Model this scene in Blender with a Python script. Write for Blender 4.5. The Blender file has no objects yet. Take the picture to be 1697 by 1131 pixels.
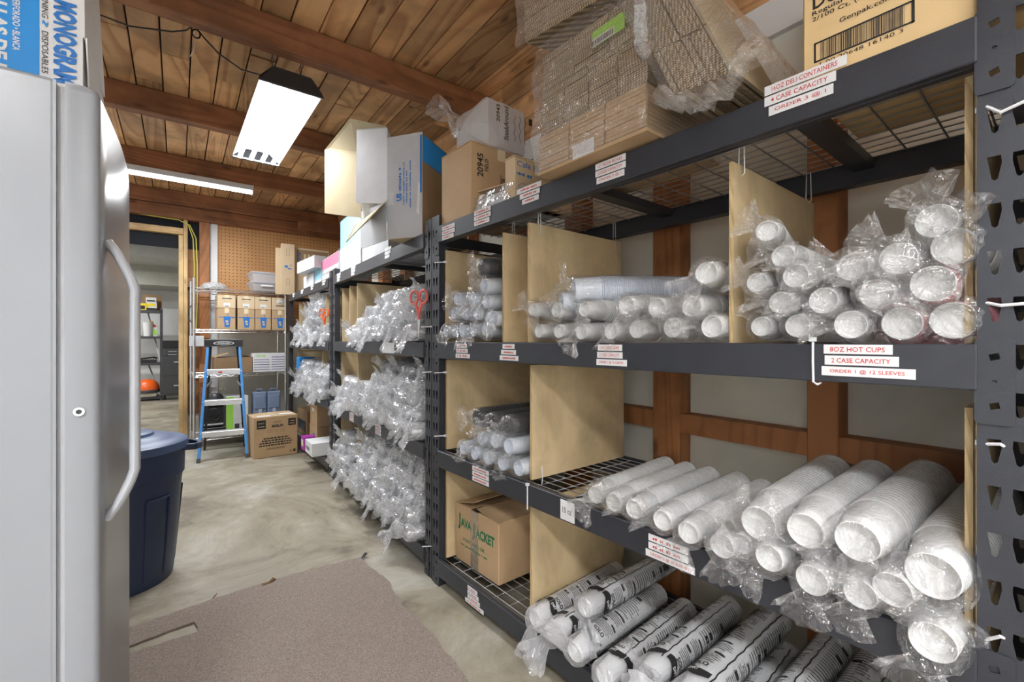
import bpy, bmesh, math, random
from mathutils import Vector, Matrix, noise
from mathutils.geometry import tessellate_polygon
PI = math.pi
sc = bpy.context.scene
COL = sc.collection
# ---------------------------------------------------------------- camera, world, exposure
CAMZ = 1.3
YAW = math.radians(38.93)
F_PX = 752.0
cd = bpy.data.cameras.new('camera'); cam = bpy.data.objects.new('camera', cd); COL.objects.link(cam)
cam.location = (0, 0, CAMZ); cam.rotation_euler = (PI/2, 0, -YAW)
cd.sensor_width = 36; cd.lens = 36*F_PX/1697; cd.clip_start = .02; cd.clip_end = 60
sc.camera = cam
w = bpy.data.worlds.new('world'); sc.world = w; w.use_nodes = True
w.node_tree.nodes['Background'].inputs[0].default_value = (.8, .87, 1, 1)
w.node_tree.nodes['Background'].inputs[1].default_value = .25
sc.view_settings.view_transform = 'Standard'
try: sc.view_settings.look = 'None'
except Exception: pass
sc.view_settings.gamma = 1; sc.view_settings.use_curve_mapping = False
sc.view_settings.exposure = 0.15
LAMP_W = 1.0        # multiplier on the wattage of every lamp built below
sc.cycles.max_bounces = 10; sc.cycles.transparent_max_bounces = 28; sc.cycles.diffuse_bounces = 5
sc.cycles.glossy_bounces = 4; sc.cycles.caustics_reflective = False; sc.cycles.caustics_refractive = False
SY, CY = math.sin(YAW), math.cos(YAW)
def dp(px, py, zc):                      # point of the place seen at a pixel at depth zc
    r = (px-848.5)/F_PX
    return Vector(((SY+r*CY)*zc, (CY-r*SY)*zc, CAMZ-(py-565)/F_PX*zc))
def onx(px, py, X): return dp(px, py, X/(SY+(px-848.5)/F_PX*CY))
def ony(px, py, Y): return dp(px, py, Y/(CY-(px-848.5)/F_PX*SY))
def onz(px, py, z): return dp(px, py, (CAMZ-z)*F_PX/(py-565))
ROOM = math.radians(2.575)               # the building is turned this much against the racks
RM = Matrix.Rotation(-ROOM, 4, 'Z')
# ---------------------------------------------------------------- node helpers
class NT:
    def __init__(s, name):
        s.m = bpy.data.materials.new(name); s.m.use_nodes = True
        s.t = s.m.node_tree; s.t.nodes.clear()
        s.out = s.n('ShaderNodeOutputMaterial')
    def n(s, t, **k):
        nd = s.t.nodes.new(t)
        for a, v in k.items(): setattr(nd, a, v)
        return nd
    def l(s, a, b): s.t.links.new(a, b)
    def sv(s, inp, v):
        if isinstance(v, bpy.types.NodeSocket): s.l(v, inp)
        else: inp.default_value = v
    def math(s, op, a, b=0.0, clamp=False):
        nd = s.n('ShaderNodeMath', operation=op, use_clamp=clamp); s.sv(nd.inputs[0], a); s.sv(nd.inputs[1], b); return nd.outputs[0]
    def co(s, scale=(1,1,1), kind='Object', loc=None):
        tc = s.n('ShaderNodeTexCoord'); mp = s.n('ShaderNodeMapping'); s.l(tc.outputs[kind], mp.inputs[0])
        mp.inputs['Scale'].default_value = scale
        if loc is not None: s.sv(mp.inputs['Location'], loc)
        return mp.outputs[0]
    def noise(s, vec, sc_, det=4, rough=.55, dist=0):
        nd = s.n('ShaderNodeTexNoise'); s.l(vec, nd.inputs['Vector'])
        nd.inputs['Scale'].default_value = sc_; nd.inputs['Detail'].default_value = det
        nd.inputs['Roughness'].default_value = rough; nd.inputs['Distortion'].default_value = dist
        return nd.outputs['Fac']
    def ramp(s, fac, stops):
        nd = s.n('ShaderNodeValToRGB'); s.l(fac, nd.inputs[0]); e = nd.color_ramp.elements
        while len(e) < len(stops): e.new(.5)
        for k, (p, c) in enumerate(stops):
            e[k].position = p
            e[k].color = (c, c, c, 1) if isinstance(c, (int, float)) else (*c, 1)
        return nd.outputs[0]
    def mix(s, fac, a, b, mode='MIX'):
        nd = s.n('ShaderNodeMix', data_type='RGBA', blend_type=mode)
        s.sv(nd.inputs[0], fac)
        for i, v in ((6, a), (7, b)):
            if isinstance(v, bpy.types.NodeSocket): s.l(v, nd.inputs[i])
            else: nd.inputs[i].default_value = (*v, 1) if len(v) == 3 else v
        return nd.outputs[2]
    def bump(s, h, st=.3, d=.01):
        nd = s.n('ShaderNodeBump'); s.l(h, nd.inputs['Height']); nd.inputs['Strength'].default_value = st; nd.inputs['Distance'].default_value = d
        return nd.outputs[0]
    def pbr(s, col, rough=.5, metal=0, nrm=None, **k):
        p = s.n('ShaderNodeBsdfPrincipled')
        if isinstance(col, bpy.types.NodeSocket): s.l(col, p.inputs['Base Color'])
        else: p.inputs['Base Color'].default_value = (*col, 1)
        s.sv(p.inputs['Roughness'], rough); p.inputs['Metallic'].default_value = metal
        if nrm is not None: s.l(nrm, p.inputs['Normal'])
        for a, v in k.items(): p.inputs[a].default_value = v
        s.l(p.outputs[0], s.out.inputs[0]); return s.m
MATS = {}
def plain(name, col, rough=.5, metal=0, var=.06, vs=9, bump=0, **k):
    t = NT(name); f = t.noise(t.co(), vs, 4)
    lo = tuple(max(0, c*(1-var)) for c in col); hi = tuple(min(1, c*(1+var)) for c in col)
    c = t.ramp(f, [(.3, lo), (.7, hi)])
    nr = t.bump(t.noise(t.co(), vs*12, 3), bump, .003) if bump else None
    m = t.pbr(c, rough, metal, nr, **k); MATS[name] = m; return m
def wood(name, base, dark, sc_=1.0, axis='y', var=.35, rough=.65, knots=True, isl=True, ring=16):
    t = NT(name)
    st = {'y': (9, .9, 9), 'x': (.9, 9, 9), 'z': (9, 9, .9)}[axis]
    ge = t.n('ShaderNodeNewGeometry'); rnd = ge.outputs['Random Per Island']
    off = t.n('ShaderNodeCombineXYZ')
    for i, k in enumerate((37.0, 61.0, 23.0)): t.l(t.math('MULTIPLY', rnd, k), off.inputs[i])
    v = t.co(tuple(a*sc_ for a in st), loc=off.outputs[0])
    g1 = t.noise(v, .35*ring/16, 2, .4, 1.2)
    rings = t.math('FRACT', t.math('MULTIPLY', g1, ring))
    rg = t.ramp(rings, [(0, 0.0), (.55, 1.0), (.9, .9), (1, .1)])
    fine = t.noise(v, 7, 4, .7)
    c = t.mix(t.math('MULTIPLY', rg, .62), dark, base)
    c = t.mix(t.math('MULTIPLY', fine, .35), c, tuple(x*.55 for x in base))
    if knots:
        st2 = {'y': (5.5, 2.2, 5.5), 'x': (2.2, 5.5, 5.5), 'z': (5.5, 5.5, 2.2)}[axis]
        kv = t.n('ShaderNodeTexVoronoi'); t.l(t.co(st2, loc=off.outputs[0]), kv.inputs['Vector']); kv.inputs['Scale'].default_value = 1
        kk = t.ramp(kv.outputs['Distance'], [(.05, 1.0), (.13, 0.0)])
        c = t.mix(t.math('MULTIPLY', kk, .75), c, tuple(x*.35 for x in dark))
    if isl:
        b = t.math('ADD', t.math('MULTIPLY', rnd, 2*var), 1-var)
        mm = t.n('ShaderNodeCombineXYZ'); [t.l(b, mm.inputs[i]) for i in range(3)]
        c = t.mix(1.0, c, mm.outputs[0], 'MULTIPLY')
    stain = t.ramp(t.noise(t.co(), 2.3, 5, .6, .4), [(.42, 1.0), (.62, .62)])
    c = t.mix(1.0, c, stain, 'MULTIPLY')
    m = t.pbr(c, rough, 0, t.bump(fine, .25, .002)); MATS[name] = m; return m
wood('plank_wood', (.86, .53, .25), (.46, .21, .08), .6, 'y', .38)
wood('beam_wood', (.42, .18, .075), (.24, .09, .035), .5, 'x', .12)
wood('stud_wood', (.52, .22, .08), (.33, .125, .045), .5, 'z', .12)
wood('lumber', (.78, .56, .28), (.58, .36, .15), .6, 'z', .1)
wood('lumber_flat', (.78, .56, .28), (.58, .36, .15), .6, 'x', .1)
wood('plywood', (.82, .64, .385), (.72, .54, .30), .35, 'z', .05, .55, False, ring=9)
wood('ply_edge', (.85, .66, .36), (.45, .30, .13), 2.2, 'z', .05, .6, False)
wood('plywood_brown', (.40, .20, .09), (.28, .13, .05), .3, 'x', .1, .7, False)  # brown backing boards beside the doorway
plain('rack_paint', (.040, .043, .052), .42, .25, .08, 14, .12)
plain('steel_wire', (.52, .53, .55), .32, .85)
plain('chrome', (.78, .79, .8), .22, 1.0)
plain('alu', (.75, .76, .78), .35, .75)
plain('enamel', (.262, .275, .295), .28, 0, .02, 6, .06)
plain('gasket', (.42, .43, .45), .6)
plain('handle_plastic', (.50, .52, .55), .3)
plain('navy_plastic', (.028, .045, .10), .42, 0, .12, 5, .08)
plain('blue_lid', (.07, .11, .21), .4, 0, .1, 5, .08)
plain('ladder_blue', (.06, .27, .66), .38)
plain('black_plastic', (.02, .02, .022), .4)
plain('dark_grey', (.06, .06, .065), .5)
plain('white', (.66, .67, .69), .55)
plain('paper_white', (.70, .70, .70), .7)
plain('panel_green', (.72, .70, .61), .75, 0, .1, 3)
plain('wall_white', (.80, .81, .81), .8, 0, .06, 2)
plain('far_ceiling', (.52, .53, .51), .85)
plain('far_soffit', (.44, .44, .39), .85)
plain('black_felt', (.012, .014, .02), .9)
plain('print_black', (.02, .02, .02), .6)
plain('print_red', (.55, .04, .04), .6)
plain('print_blue', (.02, .17, .52), .6)
plain('print_green', (.01, .17, .07), .6)
plain('print_purple', (.14, .10, .30), .6)
plain('sky_blue', (.01, .25, .66), .55)
plain('light_blue', (.33, .66, .80), .55)
plain('pink', (.80, .26, .42), .55)
plain('magenta', (.36, .03, .32), .5)
plain('lime', (.35, .72, .08), .5)
plain('orange', (.85, .13, .015), .35)
plain('yellow', (.85, .66, .03), .45)
plain('red', (.75, .06, .05), .4)
plain('scissor_red', (.78, .15, .13), .4)
plain('cup_white', (.74, .74, .73), .5, 0, .02)
plain('cup_pink', (.75, .28, .33), .5, 0, .02)
plain('cup_black', (.03, .032, .04), .3)
plain('cup_blueish', (.66, .71, .78), .5, 0, .02)
plain('case_blue', (.20, .26, .38), .45)
plain('grey_box', (.50, .51, .53), .6)
plain('cable_yellow', (.55, .50, .08), .5)
plain('tape', (.72, .60, .40), .25)
def cardboard(name, col, var=.08):
    t = NT(name); v = t.co((1, 1, 1))
    f = t.noise(v, 5, 5); g = t.noise(t.co((2, 2, 90)), 2, 2)
    c = t.ramp(f, [(.3, tuple(x*(1-var) for x in col)), (.7, tuple(min(1, x*(1+var)) for x in col))])
    c = t.mix(t.math('MULTIPLY', g, .12), c, tuple(x*.6 for x in col))
    m = t.pbr(c, .75, 0, t.bump(g, .08, .002)); MATS[name] = m
cardboard('kraft', (.50, .34, .19)); cardboard('kraft_light', (.62, .47, .30)); cardboard('kraft_gold', (.74, .53, .27))
cardboard('kraft_dark', (.30, .19, .10)); cardboard('cream', (.50, .42, .27))
def corrugated():
    t = NT('corrugated_edge'); tc = t.n('ShaderNodeTexCoord'); sp = t.n('ShaderNodeSeparateXYZ'); t.l(tc.outputs['Object'], sp.inputs[0])
    a = t.math('SINE', t.math('ADD', t.math('MULTIPLY', sp.outputs[1], 620), t.math('MULTIPLY', sp.outputs[0], 620)))
    b = t.math('SINE', t.math('MULTIPLY', sp.outputs[2], 900))
    f = t.math('MULTIPLY', t.math('ADD', a, b), .25); f = t.math('ADD', f, .5, True)
    f = t.math('ADD', t.math('MULTIPLY', f, .75), t.math('MULTIPLY', t.noise(t.co(), 60, 3), .3))
    c = t.ramp(f, [(.25, (.10, .07, .04)), (.6, (.37, .275, .17)), (.85, (.62, .50, .33))])
    MATS['corrugated_edge'] = t.pbr(c, .85, 0, t.bump(f, .6, .003))
corrugated()
def pegboard():
    t = NT('pegboard'); tc = t.n('ShaderNodeTexCoord'); sp = t.n('ShaderNodeSeparateXYZ'); t.l(tc.outputs['Object'], sp.inputs[0])
    def fr(s_): return t.math('SUBTRACT', t.math('FRACT', t.math('MULTIPLY', s_, 1/.045)), .5)
    x, z = fr(sp.outputs[0]), fr(sp.outputs[2])
    d = t.math('SQRT', t.math('ADD', t.math('MULTIPLY', x, x), t.math('MULTIPLY', z, z)))
    h = t.math('LESS_THAN', d, .15)
    c = t.mix(h, t.ramp(t.noise(t.co(), 3, 3), [(.3, (.50, .25, .09)), (.7, (.62, .33, .13))]), (.09, .04, .015))
    MATS['pegboard'] = t.pbr(c, .6)
pegboard()
def floor_mat():
    t = NT('concrete'); v = t.co()
    big = t.noise(v, 1.3, 8, .68, .9); mid = t.noise(v, 4.5, 8, .72, .8); fine = t.noise(v, 60, 3, .7)
    c = t.ramp(big, [(.37, (.13, .11, .075)), (.45, (.25, .215, .15)), (.54, (.34, .31, .235)), (.63, (.45, .43, .37))])
    c = t.mix(t.ramp(mid, [(.38, .55), (.56, 0.0)]), c, (.27, .24, .18))
    c = t.mix(t.ramp(t.noise(t.co((1, 1, 1), loc=(5, 2, 0)), 2.1, 5, .7, 1.2), [(.60, 0.0), (.72, .5)]), c, (.20, .19, .17))
    c = t.mix(t.ramp(t.noise(t.co((1, 1, 1), loc=(9, 7, 0)), 3.1, 5, .6, .5), [(.64, 0.0), (.72, .6)]), c, (.50, .33, .13))
    vo = t.n('ShaderNodeTexVoronoi'); t.l(v, vo.inputs['Vector']); vo.inputs['Scale'].default_value = 38
    c = t.mix(t.ramp(vo.outputs['Distance'], [(.05, .8), (.10, 0.0)]), c, (.09, .08, .07))
    c = t.mix(t.math('MULTIPLY', fine, .25), c, (.30, .28, .25))
    r = t.ramp(mid, [(.3, .35), (.7, .6)])
    MATS['concrete'] = t.pbr(c, r, 0, t.bump(t.noise(v, 25, 6, .7), .18, .006))
floor_mat()
def carpet_mat():
    t = NT('carpet'); v = t.co()
    f = t.noise(v, 240, 3, .75); g = t.noise(v, 34, 4, .7)
    c = t.ramp(f, [(.33, (.12, .09, .07)), (.5, (.275, .23, .195)), (.66, (.44, .395, .35))])
    c = t.mix(t.math('MULTIPLY', g, .5), c, (.33, .25, .21))
    MATS['carpet'] = t.pbr(c, .95, 0, t.bump(f, .8, .006))
carpet_mat()
def film(name, tint, base, edge, milk, rough=.12, bs=32, bst=.55, even=False):
    t = NT(name)
    n1 = t.noise(t.co((1, 1.6, 1.6)), bs, 3, .6, 1.3)
    ridge = t.math('ABSOLUTE', t.math('SUBTRACT', n1, .5))
    nb = t.bump(ridge, bst, .02)
    tr = t.n('ShaderNodeBsdfTransparent'); tr.inputs[0].default_value = (*tint, 1)
    gl = t.n('ShaderNodeBsdfGlossy'); gl.inputs['Roughness'].default_value = rough; t.l(nb, gl.inputs['Normal'])
    gl.inputs['Color'].default_value = (1, 1, 1, 1)
    df = t.n('ShaderNodeBsdfDiffuse'); df.inputs[0].default_value = (.92, .93, .95, 1); t.l(nb, df.inputs['Normal'])
    tl = t.n('ShaderNodeBsdfTranslucent'); tl.inputs[0].default_value = (.9, .92, .94, 1)
    dm = t.n('ShaderNodeMixShader'); dm.inputs[0].default_value = .45; t.l(df.outputs[0], dm.inputs[1]); t.l(tl.outputs[0], dm.inputs[2])
    lw = t.n('ShaderNodeLayerWeight'); lw.inputs[0].default_value = .35; t.l(nb, lw.inputs['Normal'])
    fac = t.math('ADD', t.math('MULTIPLY', lw.outputs['Facing'], edge), base, True)
    m1 = t.n('ShaderNodeMixShader'); t.l(fac, m1.inputs[0]); t.l(tr.outputs[0], m1.inputs[1]); t.l(gl.outputs[0], m1.inputs[2])
    mk = milk if even else t.math('MULTIPLY', t.ramp(ridge, [(.0, 1.0), (.05, .35), (.3, .25)]), milk, True)
    m2 = t.n('ShaderNodeMixShader'); t.sv(m2.inputs[0], mk); t.l(m1.outputs[0], m2.inputs[1]); t.l(dm.outputs[0], m2.inputs[2])
    t.l(m2.outputs[0], t.out.inputs[0]); MATS[name] = t.m
film('bag_film', (.985, .985, .985), .05, .42, .11, .06, 15, .9)
film('thick_film', (.985, .985, .99), .07, .36, .5, .10, 6, .6)
film('wrap_film', (.98, .975, .96), .08, .50, .08, .04, 24, 1.0)
film('milky_film', (.97, .97, .98), .04, .26, .26, .12, 9, .5, True)
film('white_film', (.97, .97, .98), .05, .3, .62, .12, 9, .5, True)
film('clear_cup', (.88, .89, .90), .2, .5, .36, .08, 12, .1, True)
film('tub_plastic', (.93, .94, .98), .06, .3, .5, .25, 3, .02, True)
def emit(name, col, st):
    t = NT(name); e = t.n('ShaderNodeEmission'); e.inputs[0].default_value = (*col, 1); e.inputs[1].default_value = st
    t.l(e.outputs[0], t.out.inputs[0]); MATS[name] = t.m
emit('tube_glow', (.93, .97, 1), 7.0)
# ---------------------------------------------------------------- mesh helpers
def facetext(s, size, bold=0, cache={}):
    k = (s, bold)
    if k not in cache:
        cu = bpy.data.curves.new('t', 'FONT'); cu.body = s; cu.size = 1; cu.offset = bold; cu.resolution_u = 2
        cu.align_x = 'LEFT'; cu.align_y = 'BOTTOM'
        ob = bpy.data.objects.new('t', cu); me = bpy.data.meshes.new_from_object(ob)
        vs = [(v.co.x, v.co.y) for v in me.vertices]; fs = [tuple(p.vertices) for p in me.polygons]
        bpy.data.objects.remove(ob); bpy.data.curves.remove(cu); bpy.data.meshes.remove(me)
        x0 = min(v[0] for v in vs); x1 = max(v[0] for v in vs); y0 = min(v[1] for v in vs); y1 = max(v[1] for v in vs)
        cache[k] = ([((x-x0)/(x1-x0), (y-y0)/(y1-y0)) for x, y in vs], fs, (x1-x0)/(y1-y0))
    return cache[k]
class MB:
    def __init__(s): s.v = []; s.f = []; s.mi = []; s.m = 0; s.M = Matrix()
    def add(s, vs, fs):
        b = len(s.v); s.v += [s.M @ Vector(p) for p in vs]
        for f in fs: s.f.append(tuple(b+i for i in f)); s.mi.append(s.m)
        return s
    def box(s, x0, x1, y0, y1, z0, z1):
        return s.add([(x0,y0,z0),(x1,y0,z0),(x1,y1,z0),(x0,y1,z0),(x0,y0,z1),(x1,y0,z1),(x1,y1,z1),(x0,y1,z1)],
            [(0,3,2,1),(4,5,6,7),(0,1,5,4),(1,2,6,5),(2,3,7,6),(3,0,4,7)])
    def bar(s, a, b, w_, h_, up=(0,0,1)):
        a, b = Vector(a), Vector(b); d = (b-a).normalized(); u = Vector(up)
        if abs(d.dot(u)) > .98: u = Vector((0,1,0))
        x = d.cross(u).normalized(); z = x.cross(d); vs = []
        for p in (a, b):
            for i, j in ((-1,-1),(1,-1),(1,1),(-1,1)): vs.append(p + x*(w_/2*i) + z*(h_/2*j))
        return s.add(vs, [(0,1,2,3),(7,6,5,4),(0,4,5,1),(1,5,6,2),(2,6,7,3),(3,7,4,0)])
    def tube(s, pts, r, n=8, caps=True):
        pts = [Vector(p) for p in pts]; vs = []; fs = []; prev = None
        for k, p in enumerate(pts):
            d = (pts[min(k+1, len(pts)-1)]-pts[max(k-1, 0)]).normalized()
            if prev is None: prev = Vector((0,0,1)) if abs(d.z) < .9 else Vector((1,0,0))
            x = d.cross(prev).normalized(); y = x.cross(d).normalized(); prev = y
            rr = r[k] if isinstance(r, (list, tuple)) else r
            for i in range(n):
                a = 2*PI*i/n; vs.append(p + x*(rr*math.cos(a)) + y*(rr*math.sin(a)))
        for k in range(len(pts)-1):
            for i in range(n):
                j = (i+1) % n; fs.append((k*n+i, k*n+j, (k+1)*n+j, (k+1)*n+i))
        if caps: fs.append(tuple(range(n))[::-1]); fs.append(tuple((len(pts)-1)*n+i for i in range(n)))
        return s.add(vs, fs)
    def lathe(s, prof, n=28, axis='z', cap0=False, cap1=False):
        vs = []; fs = []
        for r, h in prof:
            for i in range(n):
                a = 2*PI*i/n; c, d = r*math.cos(a), r*math.sin(a)
                vs.append((c, d, h) if axis == 'z' else (h, c, d))
        for k in range(len(prof)-1):
            for i in range(n):
                j = (i+1) % n; fs.append((k*n+i, k*n+j, (k+1)*n+j, (k+1)*n+i))
        if cap0: fs.append(tuple(range(n))[::-1])
        if cap1: fs.append(tuple((len(prof)-1)*n+i for i in range(n)))
        return s.add(vs, fs)
    def quad(s, a, b, c, d, th=0):
        a, b, c, d = map(Vector, (a, b, c, d))
        if not th: return s.add([a, b, c, d], [(0,1,2,3)])
        n = (b-a).cross(d-a).normalized()*th; vs = [a, b, c, d, a-n, b-n, c-n, d-n]
        return s.add(vs, [(0,1,2,3),(7,6,5,4),(0,4,5,1),(1,5,6,2),(2,6,7,3),(3,7,4,0)])
    def plate(s, outer, holes, fn, th):      # flat plate with holes; fn maps (u,v,w) -> xyz
        loops = [outer]+holes; tri = tessellate_polygon([[Vector((u, v, 0)) for u, v in lp] for lp in loops])
        flat = [p for lp in loops for p in lp]; n = len(flat)
        vs = [fn(u, v, 0) for u, v in flat]+[fn(u, v, th) for u, v in flat]
        fs = [tuple(t) for t in tri]+[tuple(i+n for i in t[::-1]) for t in tri]
        b = 0
        for lp in loops:
            k = len(lp)
            for i in range(k): j = (i+1) % k; fs.append((b+i, b+j, b+n+j, b+n+i))
            b += k
        return s.add(vs, fs)
    def text(s, st, o, ux, uy, w_, h_, bold=0):   # text filling a w x h rectangle from its lower-left corner o
        vs, fs, asp = facetext(st, 1, bold); o, ux, uy = Vector(o), Vector(ux).normalized(), Vector(uy).normalized()
        if w_ is None: w_ = h_*asp
        return s.add([o+ux*(x*w_)+uy*(y*h_) for x, y in vs], fs)
    def marks(s, o, ux, uy, w_, h_, seed=1):      # worn print too small to read
        rg = random.Random(seed); o, ux, uy = Vector(o), Vector(ux).normalized(), Vector(uy).normalized(); x = 0
        while x < w_-h_*.4:
            l_ = h_*rg.uniform(.35, .8)
            if rg.random() < .85:
                a, b = o+ux*x, o+ux*min(w_, x+l_); u0, u1 = uy*(h_*rg.uniform(0, .25)), uy*(h_*rg.uniform(.7, 1)); s.add([a+u0, b+u0, b+u1, a+u1], [(0,1,2,3)])
            x += l_+h_*.22
        return s
    def build(s, name, mats, parent=None, smooth=False, bevel=0, loc=None, rot=None, seg=1):
        me = bpy.data.meshes.new(name); me.from_pydata([tuple(p) for p in s.v], [], s.f)
        for m in ([mats] if isinstance(mats, str) else mats): me.materials.append(MATS[m])
        me.polygons.foreach_set('material_index', s.mi)
        if smooth: me.polygons.foreach_set('use_smooth', [True]*len(me.polygons))
        me.update(); o = bpy.data.objects.new(name, me); COL.objects.link(o); o.parent = parent
        if not any(len(f) > 4 or True for f in s.f): pass
        bm = bmesh.new(); bm.from_mesh(me); bmesh.ops.recalc_face_normals(bm, faces=bm.faces); bm.to_mesh(me); bm.free()
        if bevel:
            b = o.modifiers.new('bevel', 'BEVEL'); b.width = bevel; b.segments = seg; b.limit_method = 'ANGLE'; b.angle_limit = .7
        if smooth:
            me.set_sharp_from_angle(angle=math.radians(38))
        if loc is not None: o.location = loc
        if rot is not None: o.rotation_euler = rot
        return o
def empty(name, loc=(0,0,0), rot=(0,0,0)):
    o = bpy.data.objects.new(name, None); COL.objects.link(o); o.location = loc; o.rotation_euler = rot; o.empty_display_size = .05; return o
def tag(o, label, cat, group=None, kind=None):
    o['label'] = label; o['category'] = cat
    if group: o['group'] = group
    if kind: o['kind'] = kind
    return o
def struct(mb, name, mats, **k):
    o = mb.build(name, mats, rot=(0, 0, -ROOM), **k); o['kind'] = 'structure'; return o
def rm(x, y, z): return RM @ Vector((x, y, z))
rnd = random.Random(7)
ORD = ['first', 'second', 'third', 'fourth', 'fifth', 'sixth', 'seventh', 'eighth', 'ninth', 'tenth', 'eleventh', 'twelfth', 'thirteenth', 'fourteenth', 'fifteenth', 'sixteenth', 'seventeenth', 'eighteenth']

# ---------------------------------------------------------------- the room (room coordinates, object turned by ROOM)
CEIL = 3.2; BB = 3.02; YW = 7.25; XW = 2.03; XL = -1.35; YB = -2.2
m = MB(); m.box(-4, 4, YB, 14.2, -.12, 0); struct(m, 'floor', 'concrete')
m = MB(); x = XL-.011+.02
k = 0
for k in range(-10, 16):
    xa = .068+.158*k
    if xa > XW+.1 or xa < XL-.2: continue
    ys = [YB, 1.4+.9*((k*37) % 5)/5, 3.3+1.1*((k*53) % 7)/7, 5.5+.9*((k*29) % 5)/5, YW+.1]
    for a, b in zip(ys[:-1], ys[1:]):
        z = CEIL + .004*((k*7+int(a*10)) % 3)
        m.box(xa+.004, xa+.154, a+.003, b-.003, z, z+.03)
m.m = 1; m.box(XL-.2, XW+.4, YB, YW+.1, CEIL+.045, CEIL+.06)
struct(m, 'ceiling', ['plank_wood', 'black_felt'], bevel=.003)
for i, y in enumerate((.15, 1.55, 2.95, 4.35, 5.75)):
    m = MB(); m.box(XL, XW+.08, y, y+.10, BB, CEIL); struct(m, 'trim_%d' % (i+1), 'beam_wood', bevel=.006)
# ceiling beam over the back wall and the wall's header
m = MB(); m.box(XL, XW+.05, YW-.12, YW-.01, BB+.005, CEIL); struct(m, 'trim_6', 'beam_wood', bevel=.005)
m = MB(); m.box(XL, XW+.05, YW-.10, YW+.03, 2.86, BB); struct(m, 'trim_7', 'beam_wood', bevel=.005)
m = MB(); m.box(1.35, XW, YW-.45, YW-.38, 2.86, 2.96); struct(m, 'trim_8', 'beam_wood', bevel=.005)
# right wall: pale panels, studs, blocking, plank band at the top
m = MB(); m.box(XW, XW+.05, YB, YW, 0, 2.9)
struct(m, 'wall_right', 'panel_green')
m = MB()
for j in range(3):
    z0, z1 = 2.74+j*.155, 2.74+j*.155+.15
    xa, xb = XW-.005-(z0-2.74)*.14, XW-.005-(z1-2.74)*.14
    for a, b in ((YB, 2.2+.3*j), (2.2+.3*j, YW)):
        m.add([(xa,a,z0),(xb,a,z1),(xb,b,z1),(xa,b,z0),(xa+.03,a,z0),(xb+.03,a,z1),(xb+.03,b,z1),(xa+.03,b,z0)],
              [(0,1,2,3),(7,6,5,4),(0,4,5,1),(1,5,6,2),(2,6,7,3),(3,7,4,0)])
struct(m, 'trim_9', 'plank_wood')
m = MB(); m.box(XW-.03, XW, YB, YW, 2.58, 2.73); struct(m, 'trim_10', 'wall_white')
def wall_y(px): # room-frame Y on the stud face seen at px
    p = onx(px, 565, 1.96); return (RM.inverted() @ p).y
i = 11
studs = []
for px0, px1 in ((1390, 1337), (1120, 1075)):
    a, b = wall_y(px0), wall_y(px1); studs.append((a, b))
sp_ = studs[1][0]-studs[0][0]
studs = [(studs[0][0]-sp_*q, studs[0][1]-sp_*q) for q in (1,)]+studs+[(studs[1][0]+sp_*q, studs[1][1]+sp_*q) for q in range(1, 8)]
for a, b in studs:
    m = MB(); m.box(XW-.10, XW, a, b, 0, 2.58); struct(m, 'trim_%d' % i, 'stud_wood', bevel=.004); i += 1
m = MB()
for (a, b), (c, d) in zip(studs[:-1], studs[1:]): m.box(XW-.09, XW, b, c, .86, .95)
struct(m, 'trim_%d' % i, 'stud_wood'); i += 1
# left and rear walls (behind and beside the camera)
m = MB(); m.box(XL-.1, XL, YB, YW, 0, CEIL+.05); struct(m, 'wall_left', 'wall_white')
m = MB(); m.box(XL-.1, XW+.1, YB-.1, YB, 0, CEIL+.05); struct(m, 'wall_rear', 'wall_white')
# back wall: doorway, post, white board, pegboard, pale panel
def bx(px): # room-frame X on the back wall
    q = dp(px, 565, 1); q = RM.inverted() @ Vector((q.x, q.y, 0)); return q.x/q.y*YW
m = MB(); m.box(bx(361), XW, YW, YW+.03, 1.42, 2.87); struct(m, 'wall_back', 'pegboard')
m = MB(); m.box(bx(361), XW, YW-.004, YW+.03, 0, 1.42); m.box(bx(311), bx(361), YW+.05, YW+.08, 0, .35); struct(m, 'wall_back_lower', 'panel_green')
m = MB(); m.box(bx(330), bx(347), YW-.08, YW+.05, 0, 2.86); struct(m, 'trim_%d' % i, 'stud_wood', bevel=.005); i += 1
m = MB(); m.box(bx(348.5), bx(360.5), YW-.03, YW, 0, 2.86); struct(m, 'trim_%d' % i, 'wall_white', bevel=.003); i += 1
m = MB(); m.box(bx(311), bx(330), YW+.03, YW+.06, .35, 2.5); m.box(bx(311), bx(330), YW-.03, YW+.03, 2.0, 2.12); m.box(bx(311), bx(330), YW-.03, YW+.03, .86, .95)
struct(m, 'wall_partition', 'plywood_brown'); 
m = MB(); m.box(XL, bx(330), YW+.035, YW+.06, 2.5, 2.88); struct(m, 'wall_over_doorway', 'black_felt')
dn = empty('door_1'); dn['kind'] = 'structure'; dn.rotation_euler = (0, 0, -ROOM)
m = MB(); m.box(bx(296), bx(303.5), YW-.05, YW+.06, 0, 2.66); m.build('door_frame', 'lumber', dn, bevel=.003)
m = MB(); m.box(bx(304), bx(311), YW-.06, YW+.05, 0, 2.86); m.build('door_frame', 'lumber', dn, bevel=.003)
m = MB(); m.box(XL, bx(303.5), YW-.05, YW+.05, 2.67, 2.75); m.build('door_frame', 'lumber_flat', dn, bevel=.003)
m = MB(); m.box(XL, bx(190), YW, YW+.05, 0, 2.67); struct(m, 'wall_beside_doorway', 'wall_white')
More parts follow.
